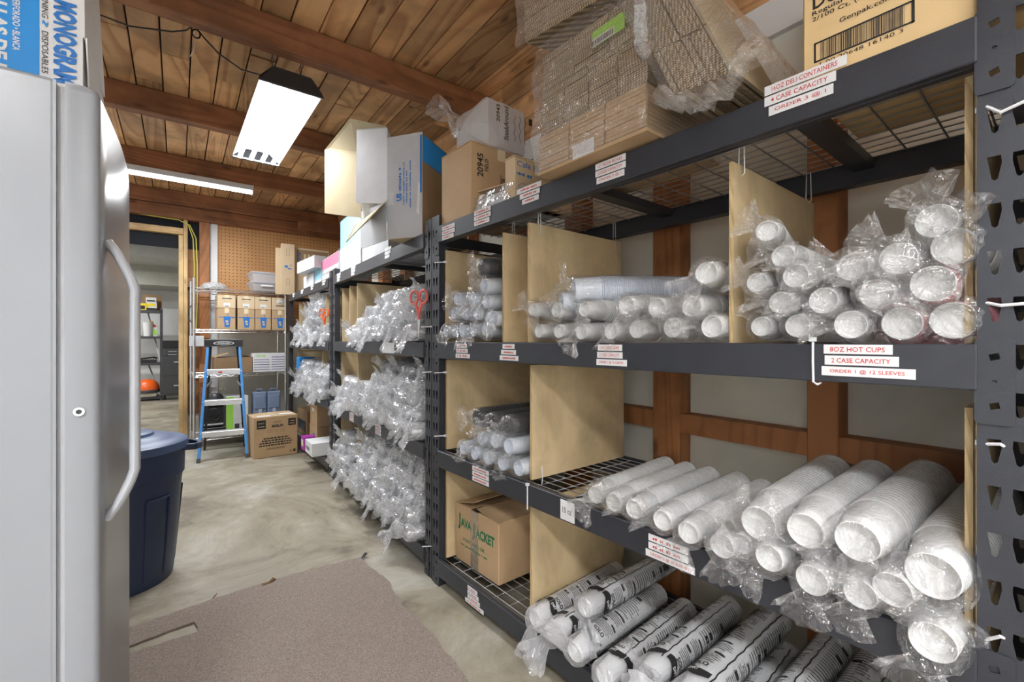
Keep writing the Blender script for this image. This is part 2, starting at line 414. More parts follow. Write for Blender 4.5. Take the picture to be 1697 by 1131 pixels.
# room beyond the doorway
m = MB(); m.box(-4, 4, 13.9, 14.0, 0, 3.4); struct(m, 'wall_beyond_back', 'wall_white')
m = MB(); m.box(-4.1, -4, YW, 14, 0, 3.4); struct(m, 'wall_beyond_left', 'wall_white')
m = MB(); m.box(2.2, 2.3, YW+.3, 14, 0, 3.4); struct(m, 'wall_beyond_right', 'wall_white')
m = MB(); m.box(-4, 4, YW+.06, 14, 3.3, 3.4); struct(m, 'ceiling_beyond', 'far_ceiling')
m = MB(); m.box(-4, 4, 11.3, 14, 2.95, 3.3); struct(m, 'trim_40', 'far_ceiling')
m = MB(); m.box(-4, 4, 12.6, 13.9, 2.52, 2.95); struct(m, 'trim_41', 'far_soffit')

# ---------------------------------------------------------------- lamps
def shop_light(x, y, L, label, cord=True, power=1.0, rotz=0):
    r = tag(empty('shop_light', (x, y, 2.80), (0, 0, rotz)), label, 'ceiling light', 'hanging tube shop lights')
    W = .17
    m = MB(); m.add([(-W,0,0),(W,0,0),(.09,0,.075),(-.09,0,.075),(-W,L,0),(W,L,0),(.09,L,.075),(-.09,L,.075)],
        [(1,2,6,5),(0,4,7,3),(2,3,7,6)]); m.box(-W, W, .0, .01, -.012, .0); m.box(-W, W, L-.01, L, -.012, 0)
    m.build('reflector', 'white', r)
    for a in (0, 1):
        m = MB()
        y0, y1 = (-.012, 0) if a == 0 else (L, L+.012)
        m.add([(-W-.01,y0,-.015),(W+.01,y0,-.015),(.10,y0,.085),(-.10,y0,.085),(-W-.01,y1,-.015),(W+.01,y1,-.015),(.10,y1,.085),(-.10,y1,.085)],
            [(0,1,2,3),(7,6,5,4),(0,4,5,1),(1,5,6,2),(2,6,7,3),(3,7,4,0)])
        m.build('end_housing', 'black_plastic', r, bevel=.002)
    m = MB(); m.add([(-.105,-.01,.083),(.105,-.01,.083),(.105,.12,.095),(-.105,.12,.095),(-W,.0,.012),(W,.0,.012),(W,.12,.012),(-W,.12,.012)], [(0,1,2,3),(0,3,7,4),(1,5,6,2)])
    m.build('ballast_cover', 'black_plastic', r)
    for q in range(4):
        m = MB(); m.tube([(-.12+.08*q, .02, -.002), (-.12+.08*q, L-.02, -.002)], .016, 12); m.build('lamp_tube', 'tube_glow', r, True)
    for px_ in (-.08, .08):
        for py_ in (.16, L-.16):
            m = MB()
            for c in range(9):
                z = .08+c*.042
                if z < .38: m.tube([(px_+.006*math.sin(a)*(c % 2), py_+.006*math.sin(a)*((c+1) % 2), z+.023*math.cos(a)) for a in [2*PI*t_/10 for t_ in range(11)]], .002, 4, False)
            m.build('hanging_chain', 'dark_grey', r)
    ld = bpy.data.lights.new('tube_light', 'AREA'); ld.shape = 'RECTANGLE'; ld.size = .3; ld.size_y = L-.1
    ld.spread = 2.5; ld.energy = 62*power*LAMP_W; ld.color = (.98, .985, 1.0)
    lo = bpy.data.objects.new('tube_light', ld); COL.objects.link(lo); lo.parent = r; lo.location = (0, L/2, -.03)
    return r
shop_light(.675, 2.9, 1.36, 'four-tube black-ended shop light hanging above the aisle beyond the near rack', power=.5, rotz=-.03)
shop_light(-.85, -1.75, 1.36, 'added four-tube shop light, unseen behind the camera, above the open floor before the freezer', power=1.75)  # unseen fill lamp, added behind the camera to light the rack fronts
shop_light(.45, -2.15, 1.3, 'added four-tube shop light, unseen behind the camera, near the rear wall', power=.6)  # another unseen lamp, added to fill the near end with light
r = tag(empty('strip_light', rm(-.72, 5.72, 2.95), (0, 0, -ROOM)), 'long slim white strip light fixed below the ceiling beam near the doorway', 'ceiling light')
m = MB(); m.box(0, 1.38, .0, .09, .012, .068); m.build('housing', 'white', r, bevel=.006)
m = MB(); m.tube([(.01, .045, .012), (1.37, .045, .012)], .034, 14); m.build('diffuser', 'tube_glow', r, True)
m = MB(); m.box(-.012, 0, -.003, .093, -.024, .07); m.box(1.38, 1.392, -.003, .093, -.024, .07); m.build('end_cap', 'white', r, bevel=.004)
ld = bpy.data.lights.new('strip_glow', 'AREA'); ld.shape = 'RECTANGLE'; ld.size = 1.3; ld.size_y = .06; ld.energy = 60*LAMP_W; ld.color = (.92, .96, 1)
lo = bpy.data.objects.new('strip_glow', ld); COL.objects.link(lo); lo.parent = r; lo.location = (.69, .045, -.03)
# unseen lamps placed to light the room beyond
for q, yy in enumerate((9.2, 11.6)):
    r = tag(empty('strip_light', rm(-2.6, yy, 3.2 if q == 0 else 2.86), (0, 0, -ROOM)), 'unseen strip light lighting the room beyond the doorway, %s' % ('just inside it' if q == 0 else 'above the steel shelves'), 'ceiling light')
    m = MB(); m.box(0, 1.38, 0, .09, .012, .068); m.build('housing', 'white', r)
    m = MB(); m.tube([(.01, .045, .012), (1.37, .045, .012)], .034, 12); m.build('diffuser', 'tube_glow', r, True)
    ld = bpy.data.lights.new('strip_glow', 'AREA'); ld.shape = 'RECTANGLE'; ld.size = 1.3; ld.size_y = .1; ld.energy = 70*LAMP_W
    lo = bpy.data.objects.new('strip_glow', ld); COL.objects.link(lo); lo.parent = r; lo.location = (.69, .045, -.03)
# black cord across the ceiling, string hanging
pts = [onz(px, py, 3.14) for px, py in ((60, -35), (155, 20), (215, 43), (285, 52), (308, 50), (322, 41))]
pts += [onz(px, py, z) for px, py, z in ((338, 62, 3.1), (362, 88, 3.03), (400, 115, 2.95), (436, 125, 2.9))]
m = MB(); m.tube(pts, .0045, 6); lp = onz(325, 50, 3.12)
m.tube([lp+Vector((.02*math.cos(a), 0, -.02+.025*math.sin(a))) for a in [2*PI*q/10 for q in range(11)]], .0045, 6)
tag(m.build('power_cord', 'black_plastic'), 'black cord looped along the ceiling planks to the shop light', 'cord')
m = MB(); m.tube([onz(325, 52, 3.13), onz(323, 70, 3.08), onz(321, 84, 3.03), onz(315, 93, 3.0)], .003, 5)
tag(m.build('hanging_string', 'white'), 'short white string dangling from the cord on the ceiling', 'string')

# ---------------------------------------------------------------- carpet on the floor
def fl(px, py): p = onz(px, py, 0); return (p.x, p.y)
def jag(a, b, n, amp):
    out = []
    for k in range(n):
        t_ = k/n; x_, y_ = a[0]+(b[0]-a[0])*t_, a[1]+(b[1]-a[1])*t_
        out.append((x_+rnd.uniform(-amp, amp)*(k > 0), y_+rnd.uniform(-amp, amp)*(k > 0)))
    return out
key = [fl(596, 926), fl(640, 962), fl(672, 1012), fl(722, 1060), fl(775, 1131)]
d_ = Vector(key[-1])-Vector(key[-2]); key.append((1.16, -.9)); key += [(-.9, -.9), (-.75, 1.1), fl(205, 1090), fl(262, 1072), fl(327, 1051), fl(322, 1034), fl(262, 1056), fl(205, 1077), fl(120, 1100), fl(120, 1075), fl(205, 1046), fl(280, 1022), fl(345, 998), fl(392, 983), fl(462, 961), fl(540, 940)]
poly = []
for a, b in zip(key, key[1:]+key[:1]):
    L = (Vector(a)-Vector(b)).length; n = max(1, int(L/.035)); poly += jag(a, b, n, .007 if L < 1.5 else .01)
m = MB(); m.plate(poly, [], lambda u, v, w_: (u, v, .001+w_), .009)
tag(m.build('carpet', 'carpet'), 'worn brown-grey carpet with a torn frayed edge lying on the concrete floor', 'carpet')
def scrap(name, px, py, w_, l_, a, label, mat='kraft_dark'):
    p = onz(px, py, .0); m = MB(); pl = []
    for q in range(12):
        t_ = 2*PI*q/12; pl.append((w_*math.cos(t_)*rnd.uniform(.5, 1.1), l_*math.sin(t_)*rnd.uniform(.4, 1.1)))
    m.plate(pl, [], lambda u, v, k: (u, v, .011+k+.012*math.sin(u*90)), .002)
    o = m.build(name, mat); o.location = (p.x, p.y, 0); o.rotation_euler.z = a
    tag(o, label, 'debris')
scrap('carpet_scrap', 603, 925, .035, .015, .6, 'curled dark scrap of carpet backing at the far corner of the carpet', 'dark_grey')
scrap('carpet_scrap', 447, 968, .045, .012, .35, 'dark loose strip of carpet backing along the middle of the torn edge')
scrap('carpet_scrap', 355, 993, .02, .009, .3, 'small dark fleck of carpet backing near the torn gap')
# ---------------------------------------------------------------- racks
RL, RD = 2.155, .665
ZT = (.145, .722, 1.294, 1.905); BH = .086
holes = []
z = .06
while z < 1.93:
    for cx, sgn in ((.026, -1), (.055, 1)):     # keyhole slots, the two columns lean to each other
        hp = [(-.009, .022), (.009, .022), (.010, .008), (.005, -.020), (.001, -.023), (-.003, -.019)]
        if sgn > 0: hp = [(-u, v) for u, v in hp][::-1]
        holes.append([(cx+u+sgn*.002, z+v) for u, v in hp])
    z += .0865
def post_mb():
    m = MB()
    m.plate([(0, 0), (.079, 0), (.079, 1.97), (0, 1.97)], holes, lambda u, v, w_: (w_, u, v), .0025)
    m.box(.0005, .045, .0765, .079, 0, 1.97); m.box(.0005, .03, 0, .0025, 0, 1.97)
    return m
def plate_conn():
    m = MB(); out = []
    for cx, cz, a0 in ((.052-.008, .149, 0), (.008, .149, 90), (.008, .008, 180), (.052-.008, .008, 270)):
        for q in range(4):
            t_ = math.radians(a0+q*30); out.append((cx+.008*math.cos(t_), cz+.008*math.sin(t_)))
    sq = lambda u, v, a: [(u-a, v-a*.5), (u+a*.7, v-a), (u+a, v+a*.5), (u-a*.7, v+a)]
    circ = [(.026+.004*math.cos(2*PI*q/8), .08+.003*math.sin(2*PI*q/8)) for q in range(8)]
    m.plate(out, [sq(.026, .125, .0075), sq(.026, .035, .0075), circ], lambda u, v, w_: (w_, u, v), .0025)
    return m
def beam_mb():
    m = MB(); y0, y1 = .078, RL-.078
    m.box(0, .022, y0, y1, -BH, 0); m.box(.022, .045, y0, y1, -BH, -.022)
    return m
def deck_mb():
    m = MB(); z = -.006
    x_ = .03
    for k in range(13):
        m.tube([(.03+.05*k, .085, z), (.03+.05*k, RL-.085, z)], .0024, 5, False)
    for k in range(int((RL-.17)/.095)+1):
        y = .10+.095*k; m.tube([(.026, y, z-.005), (RD-.026, y, z-.005)], .0026, 5, False)
    return m
def rack(name, loc, rot, label):
    r = tag(empty(name, loc, (0, 0, rot)), label, 'shelving rack', 'black steel shelving racks along the wall'); r['parts'] = 1
    ms = {}
    def put(nm, mb, mat, loc_, flip=(1, 1), bev=0):
        if nm+mat+str(flip)+str(id(mb)) not in ms: pass
        o = mb.build(nm, mat, r, bevel=bev); o.location = loc_; return o
    pm, bm_, dm = post_mb(), beam_mb(), deck_mb()
    p0 = pm.build('post', 'rack_paint', r)
    def cp(o, loc_, rz=0, sx=1):
        c = o.copy(); COL.objects.link(c); c.parent = r; c.location = loc_; c.rotation_euler = (0, 0, rz); return c
    cp(p0, (RD, RL, 0), PI); 
    pf = MB(); pf.plate([(0, 0), (.079, 0), (.079, 1.97), (0, 1.97)], holes, lambda u, v, w_: (w_, u, v), .0025)
    pf.box(.0005, .045, .0, .0025, 0, 1.97); pf.box(.0005, .03, .0765, .079, 0, 1.97)
    p1 = pf.build('post', 'rack_paint', r); p1.location = (0, RL-.079, 0)
    cp(p1, (RD, .079, 0), PI)
    # side braces
    for y in (.02, RL-.022):
        for za in (.14, .70, 1.27, 1.88): m = MB(); m.box(.04, RD-.04, y, y+.002, za-.05, za); m.build('side_brace', 'rack_paint', r)
    fb = bb = dk = ck = cs = None
    fronts = []
    for k, zt in enumerate(ZT):
        fb = bm_.build('front_beam', 'rack_paint', r, bevel=.0025) if not fb else cp(fb, (0, 0, 0)); fb.location = (-.012, 0, zt); fronts.append(fb)
        bb = bm_.build('rear_beam', 'rack_paint', r) if not bb else cp(bb, (0, 0, 0), PI); bb.rotation_euler.z = PI; bb.location = (RD, RL, zt)
        dk = dm.build('wire_deck', 'steel_wire', r, True) if not dk else cp(dk, (0, 0, 0)); dk.location = (0, 0, zt)
        for yy in (.72, 1.44):
            if cs: cs = cp(cs, (0, 0, 0))
            else:
                m = MB(); m.box(.03, RD-.03, 0, .055, -.045, -.014); cs = m.build('cross_support', 'rack_paint', r)
            cs.location = (0, yy-.35+.0, zt)
        for yy in (.030, RL-.082):
            if ck: ck = cp(ck, (0, 0, 0))
            else: ck = plate_conn().build('beam_connector', 'rack_paint', r)
            ck.location = (-.004, yy, zt-.148)
    return r, fronts
R1 = (1.21, .035, 0); A2 = -math.radians(3.95); A3 = -math.radians(2.9)
r1, fb1 = rack('shelving_rack', R1, 0, 'nearest black steel rack, slotted post close to the camera, red-lettered labels')
r2, fb2 = rack('shelving_rack', (1.215, 2.205, 0), A2, 'middle black steel rack piled with clear bagged cups, scissors hanging on it')
r3, fb3 = rack('shelving_rack', (1.375, 4.43, 0), A3, 'farthest black steel rack, beside the chrome wire shelf at the back')
MR = {1: Matrix.Translation(R1), 2: Matrix.Translation((1.215, 2.205, 0)) @ Matrix.Rotation(A2, 4, 'Z'), 3: Matrix.Translation((1.375, 4.43, 0)) @ Matrix.Rotation(A3, 4, 'Z')}
RZ = {1: 0, 2: A2, 3: A3}
# label strips on the beams
def strips(rk, beam, k, px0, items, ztop, h=.0205, gap=.004):
    # items: (text, width, shift) ; px0 = picture column of the stack's left end
    par = beam[k]; X = 1.2
    if rk == 1: y = onx(px0, 565, X).y-.035
    else: y = px0
    z = ztop-ZT[k]
    for st, wd, sh in items:
        m = MB(); yy = y-sh
        m.box(-.0022, -.0005, yy-wd, yy, z-h, z)
        if st:
            m.m = 1
            if st == '~': m.marks((-.003, yy-wd*.12, z-h*.74), (0,-1,0), (0,0,1), wd*.74, h*.46, int(y*100)+len(items)); m.build('shelf_label', ['paper_white', 'print_red'], par); z -= h+gap; continue
            m.text(st, (-.003, yy-wd*.10, z-h*.76), (0,-1,0), (0,0,1), wd*.8, h*.5, .004)
        m.build('shelf_label', ['paper_white', 'print_red'], par)
        z -= h+gap
strips(1, fb1, 3, 1268, [('16OZ DELI CONTAINERS', .17, 0), ('4 CASE CAPACITY', .15, -.0), ('ORDER 3 @ 1', .135, .01)], 1.93, .0225)
strips(1, fb1, 3, 988, [('12" PIZZA BOXES', .125, 0), ('3 CASE CAPACITY', .125, 0), ('ORDER 3 @ 1', .115, .005)], 1.903)
strips(1, fb1, 3, 860, [('~', .15, -.01), ('~', .12, .01), ('~', .10, .025)], 1.925)
strips(1, fb1, 3, 787, [('~', .13, 0), ('~', .13, 0), ('~', .12, 0)], 1.905)
strips(1, fb1, 3, 734, [('~', .12, 0), ('~', .12, 0), ('~', .11, 0)], 1.89)
strips(1, fb1, 2, 1366, [('8OZ HOT CUPS', .122, 0), ('2 CASE CAPACITY', .13, .002), ('ORDER 1 @ 12 SLEEVES', .162, -.004)], 1.292)
strips(1, fb1, 2, 992, [('12OZ HOT CUPS', .10, 0), ('2 CASE CAPACITY', .105, -.003), ('ORDER 1 @ 16 SLEEVES', .125, -.006)], 1.288)
strips(1, fb1, 2, 834, [('~', .08, 0), ('~', .10, -.01), ('~', .125, -.02)], 1.287)
strips(1, fb1, 2, 758, [('~', .09, 0), ('~', .10, -.004), ('~', .125, -.01)], 1.287)
strips(1, fb1, 1, 784, [('~', .13, 0), ('~', .13, 0), ('~', .13, 0)], .715)
strips(1, fb1, 1, 1076, [('~', .13, -.0), ('~', .13, -.0), ('ORDER 2 @ 20 SLEEVES', .16, -.01)], .712)
strips(1, fb1, 0, 776, [('~', .08, .0), ('~', .09, 0), ('~', .10, 0), ('~', .15, -.02)], .135, .018)
for yy in (1.95, 1.5, .7): strips(2, fb2, 3, yy, [('', .12, 0), ('', .11, 0), ('', .09, 0)], 1.90 if yy > 1 else 1.92)
for yy in (1.55, .9): strips(2, fb2, 1, yy, [('~', .12, 0), ('~', .12, 0), ('~', .12, 0)], .715)
strips(2, fb2, 2, .75, [('', .22, 0)], 1.29, .07)
for yy in (1.8, 1.3, .8, .3): strips(3, fb3, 3, yy, [('', .13, 0), ('', .10, 0)], 1.9); strips(3, fb3, 2, yy, [('', .12, 0), ('', .10, 0)], 1.29)
strips(3, fb3, 1, .5, [('', .12, 0), ('', .12, 0)], .715); strips(3, fb3, 0, 1.1, [('', .12, 0), ('', .10, 0)], .14)
p = onx(930, 840, 1.2); m = MB(); m.box(-.0022, -.0006, -.07, 0, -.072, 0); m.m = 1; m.text('10 oz', (-.003, -.012, -.046), (0,-1,0), (0,0,1), .045, .022)
o = m.build('shelf_label', ['paper_white', 'print_black'], fb1[1]); o.location = (0, p.y-.035, .715-ZT[1]); o['label'] = 'handwritten 10 oz paper taped to beam'
# ---------------------------------------------------------------- plywood dividers
def divider(rk, y, z0, z1, label, x0=.035, x1=None, th=.012):
    x1 = x1 or RD-.02
    m = MB(); m.box(x0+.001, x1, -th/2, th/2, 0, z1-z0); m.m = 1; m.box(x0, x0+.0012, -th/2, th/2, 0, z1-z0)
    o = m.build('plywood_divider', ['plywood', 'ply_edge']); o.matrix_world = MR[rk] @ Matrix.Translation((0, y, z0))
    tag(o, label, 'divider', 'upright plywood dividers between the shelves'); return o
def yl(px, X=1.235): return onx(px, 565, X).y-.035
U0, U1 = ZT[2]+.001, 1.785
divider(1, yl(735)-.0, U0, U1, 'plywood divider on the near rack against its far post, above the middle beam')
divider(1, yl(831), U0, U1, 'narrow-looking plywood divider just past the dark-topped pile of bagged cups')
divider(1, yl(873), U0, U1+.01, 'tall plywood divider with wire hooks behind the long bagged tubs')
divider(1, yl(1209), U0, U1+.005, 'plywood divider at the edge of the eight-ounce hot cup bin')
divider(1, .093, U0, U1+.03, 'plywood divider edge tied to the nearest slotted post, upper bin')
L0, L1 = ZT[1]+.001, 1.20
divider(1, 2.064, L0, L1, 'plywood divider on the near rack far end, behind dark bagged lids')
divider(1, yl(877), L0, L1, 'wide plywood divider left of the empty wire deck on the near rack')
divider(1, .093, L0, L1-.03, 'plywood divider tied to the nearest slotted post, behind the largest cups')
B0, B1 = ZT[0]+.001, .63
divider(1, 2.064, B0, B1, 'low plywood divider behind the brown jacket carton')
divider(1, yl(877), B0, B1, 'low plywood divider between the brown carton and the printed cup sleeves')
divider(1, .093, B0, B1, 'low plywood divider at the nearest post beside the printed cup sleeves')
for y, lb in ((.12, 'near post'), (1.50, 'far side of the tallest scissor-side pile'), (1.72, 'narrow slot before the orange scissors'), (1.95, 'narrowest slot by the orange scissors')):
    divider(2, y, U0, U1-.01, 'plywood divider on the middle rack upper bin, %s' % lb)
for y, lb in ((.12, 'near post'), (1.48, 'between the wide and the small pile'), (1.98, 'far post')):
    divider(2, y, L0, L1, 'plywood divider on the middle rack lower bin, %s' % lb)
for y, lb in ((.12, 'near post'), (1.48, 'midway'), (1.98, 'far post')):
    divider(2, y, B0, B1, 'low plywood divider on the middle rack bottom shelf, %s' % lb)
for y, lb in ((.35, 'near its orange scissors'), (1.65, 'near the wire shelf')):
    divider(3, y, U0, U1-.01, 'plywood divider on the farthest rack upper bin, %s' % lb)
for y, lb in ((.5, 'behind the shaggy tufts'), (1.75, 'by the blue wrapper')):
    divider(3, y, L0, L1, 'plywood divider on the farthest rack lower bin, %s' % lb)
# ---------------------------------------------------------------- zip ties and wire hooks
def tie(pts, r, label, name='cable_tie', head=True):
    m = MB(); m.tube(pts, r, 6)
    if head: h = Vector(pts[0]); m.box(h.x-.006, h.x+.006, h.y-.006, h.y+.006, h.z-.005, h.z+.005)
    return tag(m.build(name, 'white'), label, 'cable tie', 'white cable ties')
for px, py, lb in ((1622, 183, 'upper beam on the nearest post'), (1622, 503, 'hot cup bin on the nearest post'), (1622, 733, 'largest cup bin on the nearest post'), (1622, 1052, 'lowest part of the nearest post')):
    a = onx(px+2, py, 1.222); b = onx(px+36, py+3, 1.203); c = onx(px+90, py-(22 if py == 183 else 1), 1.203)
    tie([a, a+Vector((-.01, -.01, 0)), b]+([c] if py < 600 else [b+Vector((.008, -.003, -.004))]), .0032, 'white cable tie beside the %s' % lb)
a = onx(1347, 562, 1.193)
tie([a, a+Vector((0, 0, -.05)), a+Vector((0, -.001, -.098)), a+Vector((.01, -.006, -.104)), a+Vector((.02, -.01, -.1))], .0026, 'white cable tie looped round the beam by the 8OZ hot cups label')
a = onx(874, 803, 1.193)
tie([a, a+Vector((0, 0, -.05)), a+Vector((0, 0, -.1))], .0028, 'white cable tie hanging over the beam at the wide divider')
for px, py, rk, lb in ((722, 434, 1, 'above the dark-topped pile'), (722, 617, 1, 'under the middle beam'), (722, 722, 1, 'beside the lid sleeves'), (700, 541, 2, 'by the hanging red scissors'), (702, 616, 2, 'below the red scissors'), (702, 905, 2, 'near the floor')):
    a = onx(px+16, py, 1.22); b = onx(px-2, py+1, 1.205)
    tie([a, b], .003, 'short white cable tie on the post between racks, %s' % lb)
def hook(px, py, X, label):
    a = onx(px, py, X); z1 = 1.885; m = MB()
    for s_ in (-.006, .006): m.tube([(a.x, a.y+s_*1.4, a.z), (a.x, a.y+s_, z1)], .0018, 5)
    m.tube([(a.x, a.y-.008, a.z), (a.x+.004, a.y, a.z-.004), (a.x, a.y+.008, a.z)], .0018, 5)
    tag(m.build('wire_hook', 'white'), label, 'hook', 'thin wire hooks holding the dividers')
hook(894, 388, 1.30, 'thin wire hook at the front top corner of the divider behind the tubs')
hook(1018, 415, 1.80, 'thin wire hook at the rear top corner of the divider behind the tubs')
hook(1229, 288, 1.29, 'thin wire hook at the front top corner of the hot cup divider')
hook(1340, 333, 1.80, 'thin wire hook at the rear top corner of the hot cup divider')
hook(851, 392, 1.33, 'thin wire hook over the narrow-looking divider')
a = onx(896, 590, 1.25); tie([a, a+Vector((-.01, -.03, .0)), a+Vector((-.03, -.06, -.03))], .0018, 'loose bent wire end poking out under the middle beam', 'wire_end', False)
a = onx(898, 803, 1.27); tie([a+Vector((0, 0, .075)), a+Vector((0, -.004, .03)), a], .0022, 'clear tie standing up on the wire deck beside the wide divider', 'cable_tie', False)
# ---------------------------------------------------------------- cup sleeves
def cups_mb(R, L, pitch, cup_h, rb=.72, lip=.0035, n=26):
    m = MB(); b = R*rb
    b0_ = [(.00002, .026), (b*.91, .026), (b*.94, .003), (b*.96, .0), (b, .0015), (b*1.0, .006)]
    m.m = 0; m.lathe(b0_, n, 'x'); m.m = 1; pr = [b0_[-1]]
    x_ = cup_h; pr.append((R*.955, x_-.006))
    k = 0
    while x_ < L:
        pr += [(R*.90, x_-.0008), (R, x_), (R*1.0, x_+lip), (R*.90, x_+lip+.0008)]
        x_ += pitch
    pr += [(R*.955, L), (R, L+.002), (R*.97, L+.006), (R*.9, L+.004), (R*.7, L-.04), (.001, L-.04)]
    m.lathe(pr, n, 'x'); return m
def lid_stack_mb(R, L, n=24): # stacked dark lids / thin plastic cups
    return cups_mb(R, L, .009, .03, .8, .003, n)
def bag_mb(seed, R, L, tuft=.10, tdir=-PI/2, spread=1.0, n=26, amp=.10, gather=.42, lie=.35, sag=.15):
    m = MB(); rg = random.Random(seed); vs = []; fs = []
    o = Vector((seed*3.17, seed*1.3, 0))
    tx, ty = math.cos(tdir), math.sin(tdir)
    prof = [(L+.03, .3, 0, .6), (L+.018, .8, 0, .6)]
    k = int(L/.034)
    for i in range(k, 0, -1): prof.append((L*i/k, 1.05+.02*rg.random(), 0, .6))
    prof += [(.006, 1.06, 0, .6), (-.006, 1.02, .04, .7), (-.014, .86, .14, .9)]
    g0 = len(prof)
    prof += [(-.021, gather+.2, .42, 1.0), (-.026, gather, .68, 1.1)]
    nt = max(2, int(tuft/.016))
    for i in range(1, nt+1):
        t_ = i/nt
        prof.append((-.026-tuft*t_*lie, gather+(spread-gather)*min(1, t_*1.2), .72+t_*tuft/R*.85, 1.3))
    flat = 0
    for ri, (x_, rs, sh, am) in enumerate(prof):
        fl_ = 0 if ri < g0 else min(1, (ri-g0)/4.0)
        for i in range(n):
            a = 2*PI*i/n
            q = Vector((math.cos(a)*2.6, math.sin(a)*2.6, x_*7))+o
            nz = 1.2*noise.noise(q)+.6*noise.noise(q*2.1)
            rr = R*(rs+amp*am*nz*(.6+.4*rs)) + (R*.10*am*fl_)*math.sin(i*2*PI*7/n+seed)*rg.uniform(.5, 1)
            cy, cz = math.cos(a)*rr, math.sin(a)*rr
            # flatten the tuft across its own direction
            al = cy*tx+cz*ty; ac = -cy*ty+cz*tx
            al *= (1-.72*fl_); ac *= (1+.45*fl_)
            cy, cz = al*tx-ac*ty, al*ty+ac*tx
            yy, zz = cy+R*sh*tx, cz+R*sh*ty
            xx = x_+rg.uniform(-.003, .003)*am - fl_*.010*math.sin(a*3+seed)
            if fl_ and ri == len(prof)-1: xx += rg.uniform(-.008, .005); zz += rg.uniform(-.01, .006)
            if 0 <= x_ <= L+.001:
                d = math.hypot(yy, zz); 
                if d < R*1.025: yy, zz = yy*R*1.025/d, zz*R*1.025/d
            vs.append((xx, yy, zz))
    for k in range(len(prof)-1):
        for i in range(n):
            j = (i+1) % n; fs.append((k*n+i, k*n+j, (k+1)*n+j, (k+1)*n+i))
    m.add(vs, fs); return m
def print_mb(R, L, seed):
    m = MB(); rg = random.Random(seed)
    def put(x_, y_, rr): a = y_/R; return (x_, -rr*math.sin(a)*1, rr*math.cos(a))
    rr = R*1.115
    def strip(xa, xb, ya, yb, wob=0, seg=8):
        ny = max(1, int(abs(yb-ya)/.012)); vs = []; fs = []
        for q in range(seg+1):
            x_ = xa+(xb-xa)*q/seg; ww = wob*math.sin(q*2.1+seed)
            for r_ in range(ny+1): vs.append(put(x_, ya+(yb-ya)*r_/ny+ww, rr))
        for q in range(seg):
            for r_ in range(ny): b = q*(ny+1)+r_; fs.append((b, b+1, b+ny+2, b+ny+1))
        m.add(vs, fs)
    def wtext(st, x_, y_, hx, wy, bold=.02, rrr=None):
        vs, fs, asp = facetext(st, 1, bold)
        m.add([put(x_+v*hx, y_+u*wy, rrr or rr) for u, v in vs], fs)
    C = 2*PI*R
    for k in range(3):
        y0 = C*k/3+rg.uniform(-.01, .01); wd = C/3*.86
        # wavy black ribbon near the front
        vs = []; fs = []; ns = 14
        for q in range(ns+1):
            t_ = q/ns; c = .075+.010*math.sin(t_*PI*2+.5); hw = .011+.006*math.sin(t_*PI)
            vs += [put(c-hw, y0+wd*t_, rr), put(c+hw, y0+wd*t_, rr)]
        for q in range(ns): fs.append((2*q, 2*q+1, 2*q+3, 2*q+2))
        m.m = 0; m.add(vs, fs)
        m.m = 1; wtext('DART', .069, y0+wd*.36, .012, wd*.3, .02, rr+.0006)
        m.m = 0; wtext('SOLO', .100, y0+wd*.22, .018, wd*.55, .03)
        x_ = .126
        for q in range(5): strip(x_, x_+.002, y0+wd*(.08+.05*rg.random()), y0+wd*(.9-.1*rg.random()), .0018); x_ += .0085
        strip(x_+.002, x_+.014, y0+wd*.1, y0+wd*.35, .003); strip(x_+.002, x_+.010, y0+wd*.6, y0+wd*.9, .002); x_ += .028
        for q in range(4): strip(x_, x_+.002, y0+wd*(.05+.1*rg.random()), y0+wd*(.95-.2*rg.random()), .0018); x_ += .009
        strip(x_+.004, x_+.012, y0+wd*.2, y0+wd*.8, .003); x_ += .03
        while x_ < L-.05:
            if rg.random() < .12: strip(x_, x_+.014, y0+wd*.25, y0+wd*.5)
            strip(x_+.0, x_+.003, y0+wd*.05, y0+wd*(.5+.4*rg.random()), .0015); x_ += .013
        strip(.055, L-.03, y0-.010, y0-.007, .0015, 26)
    return m
PROTO = {}
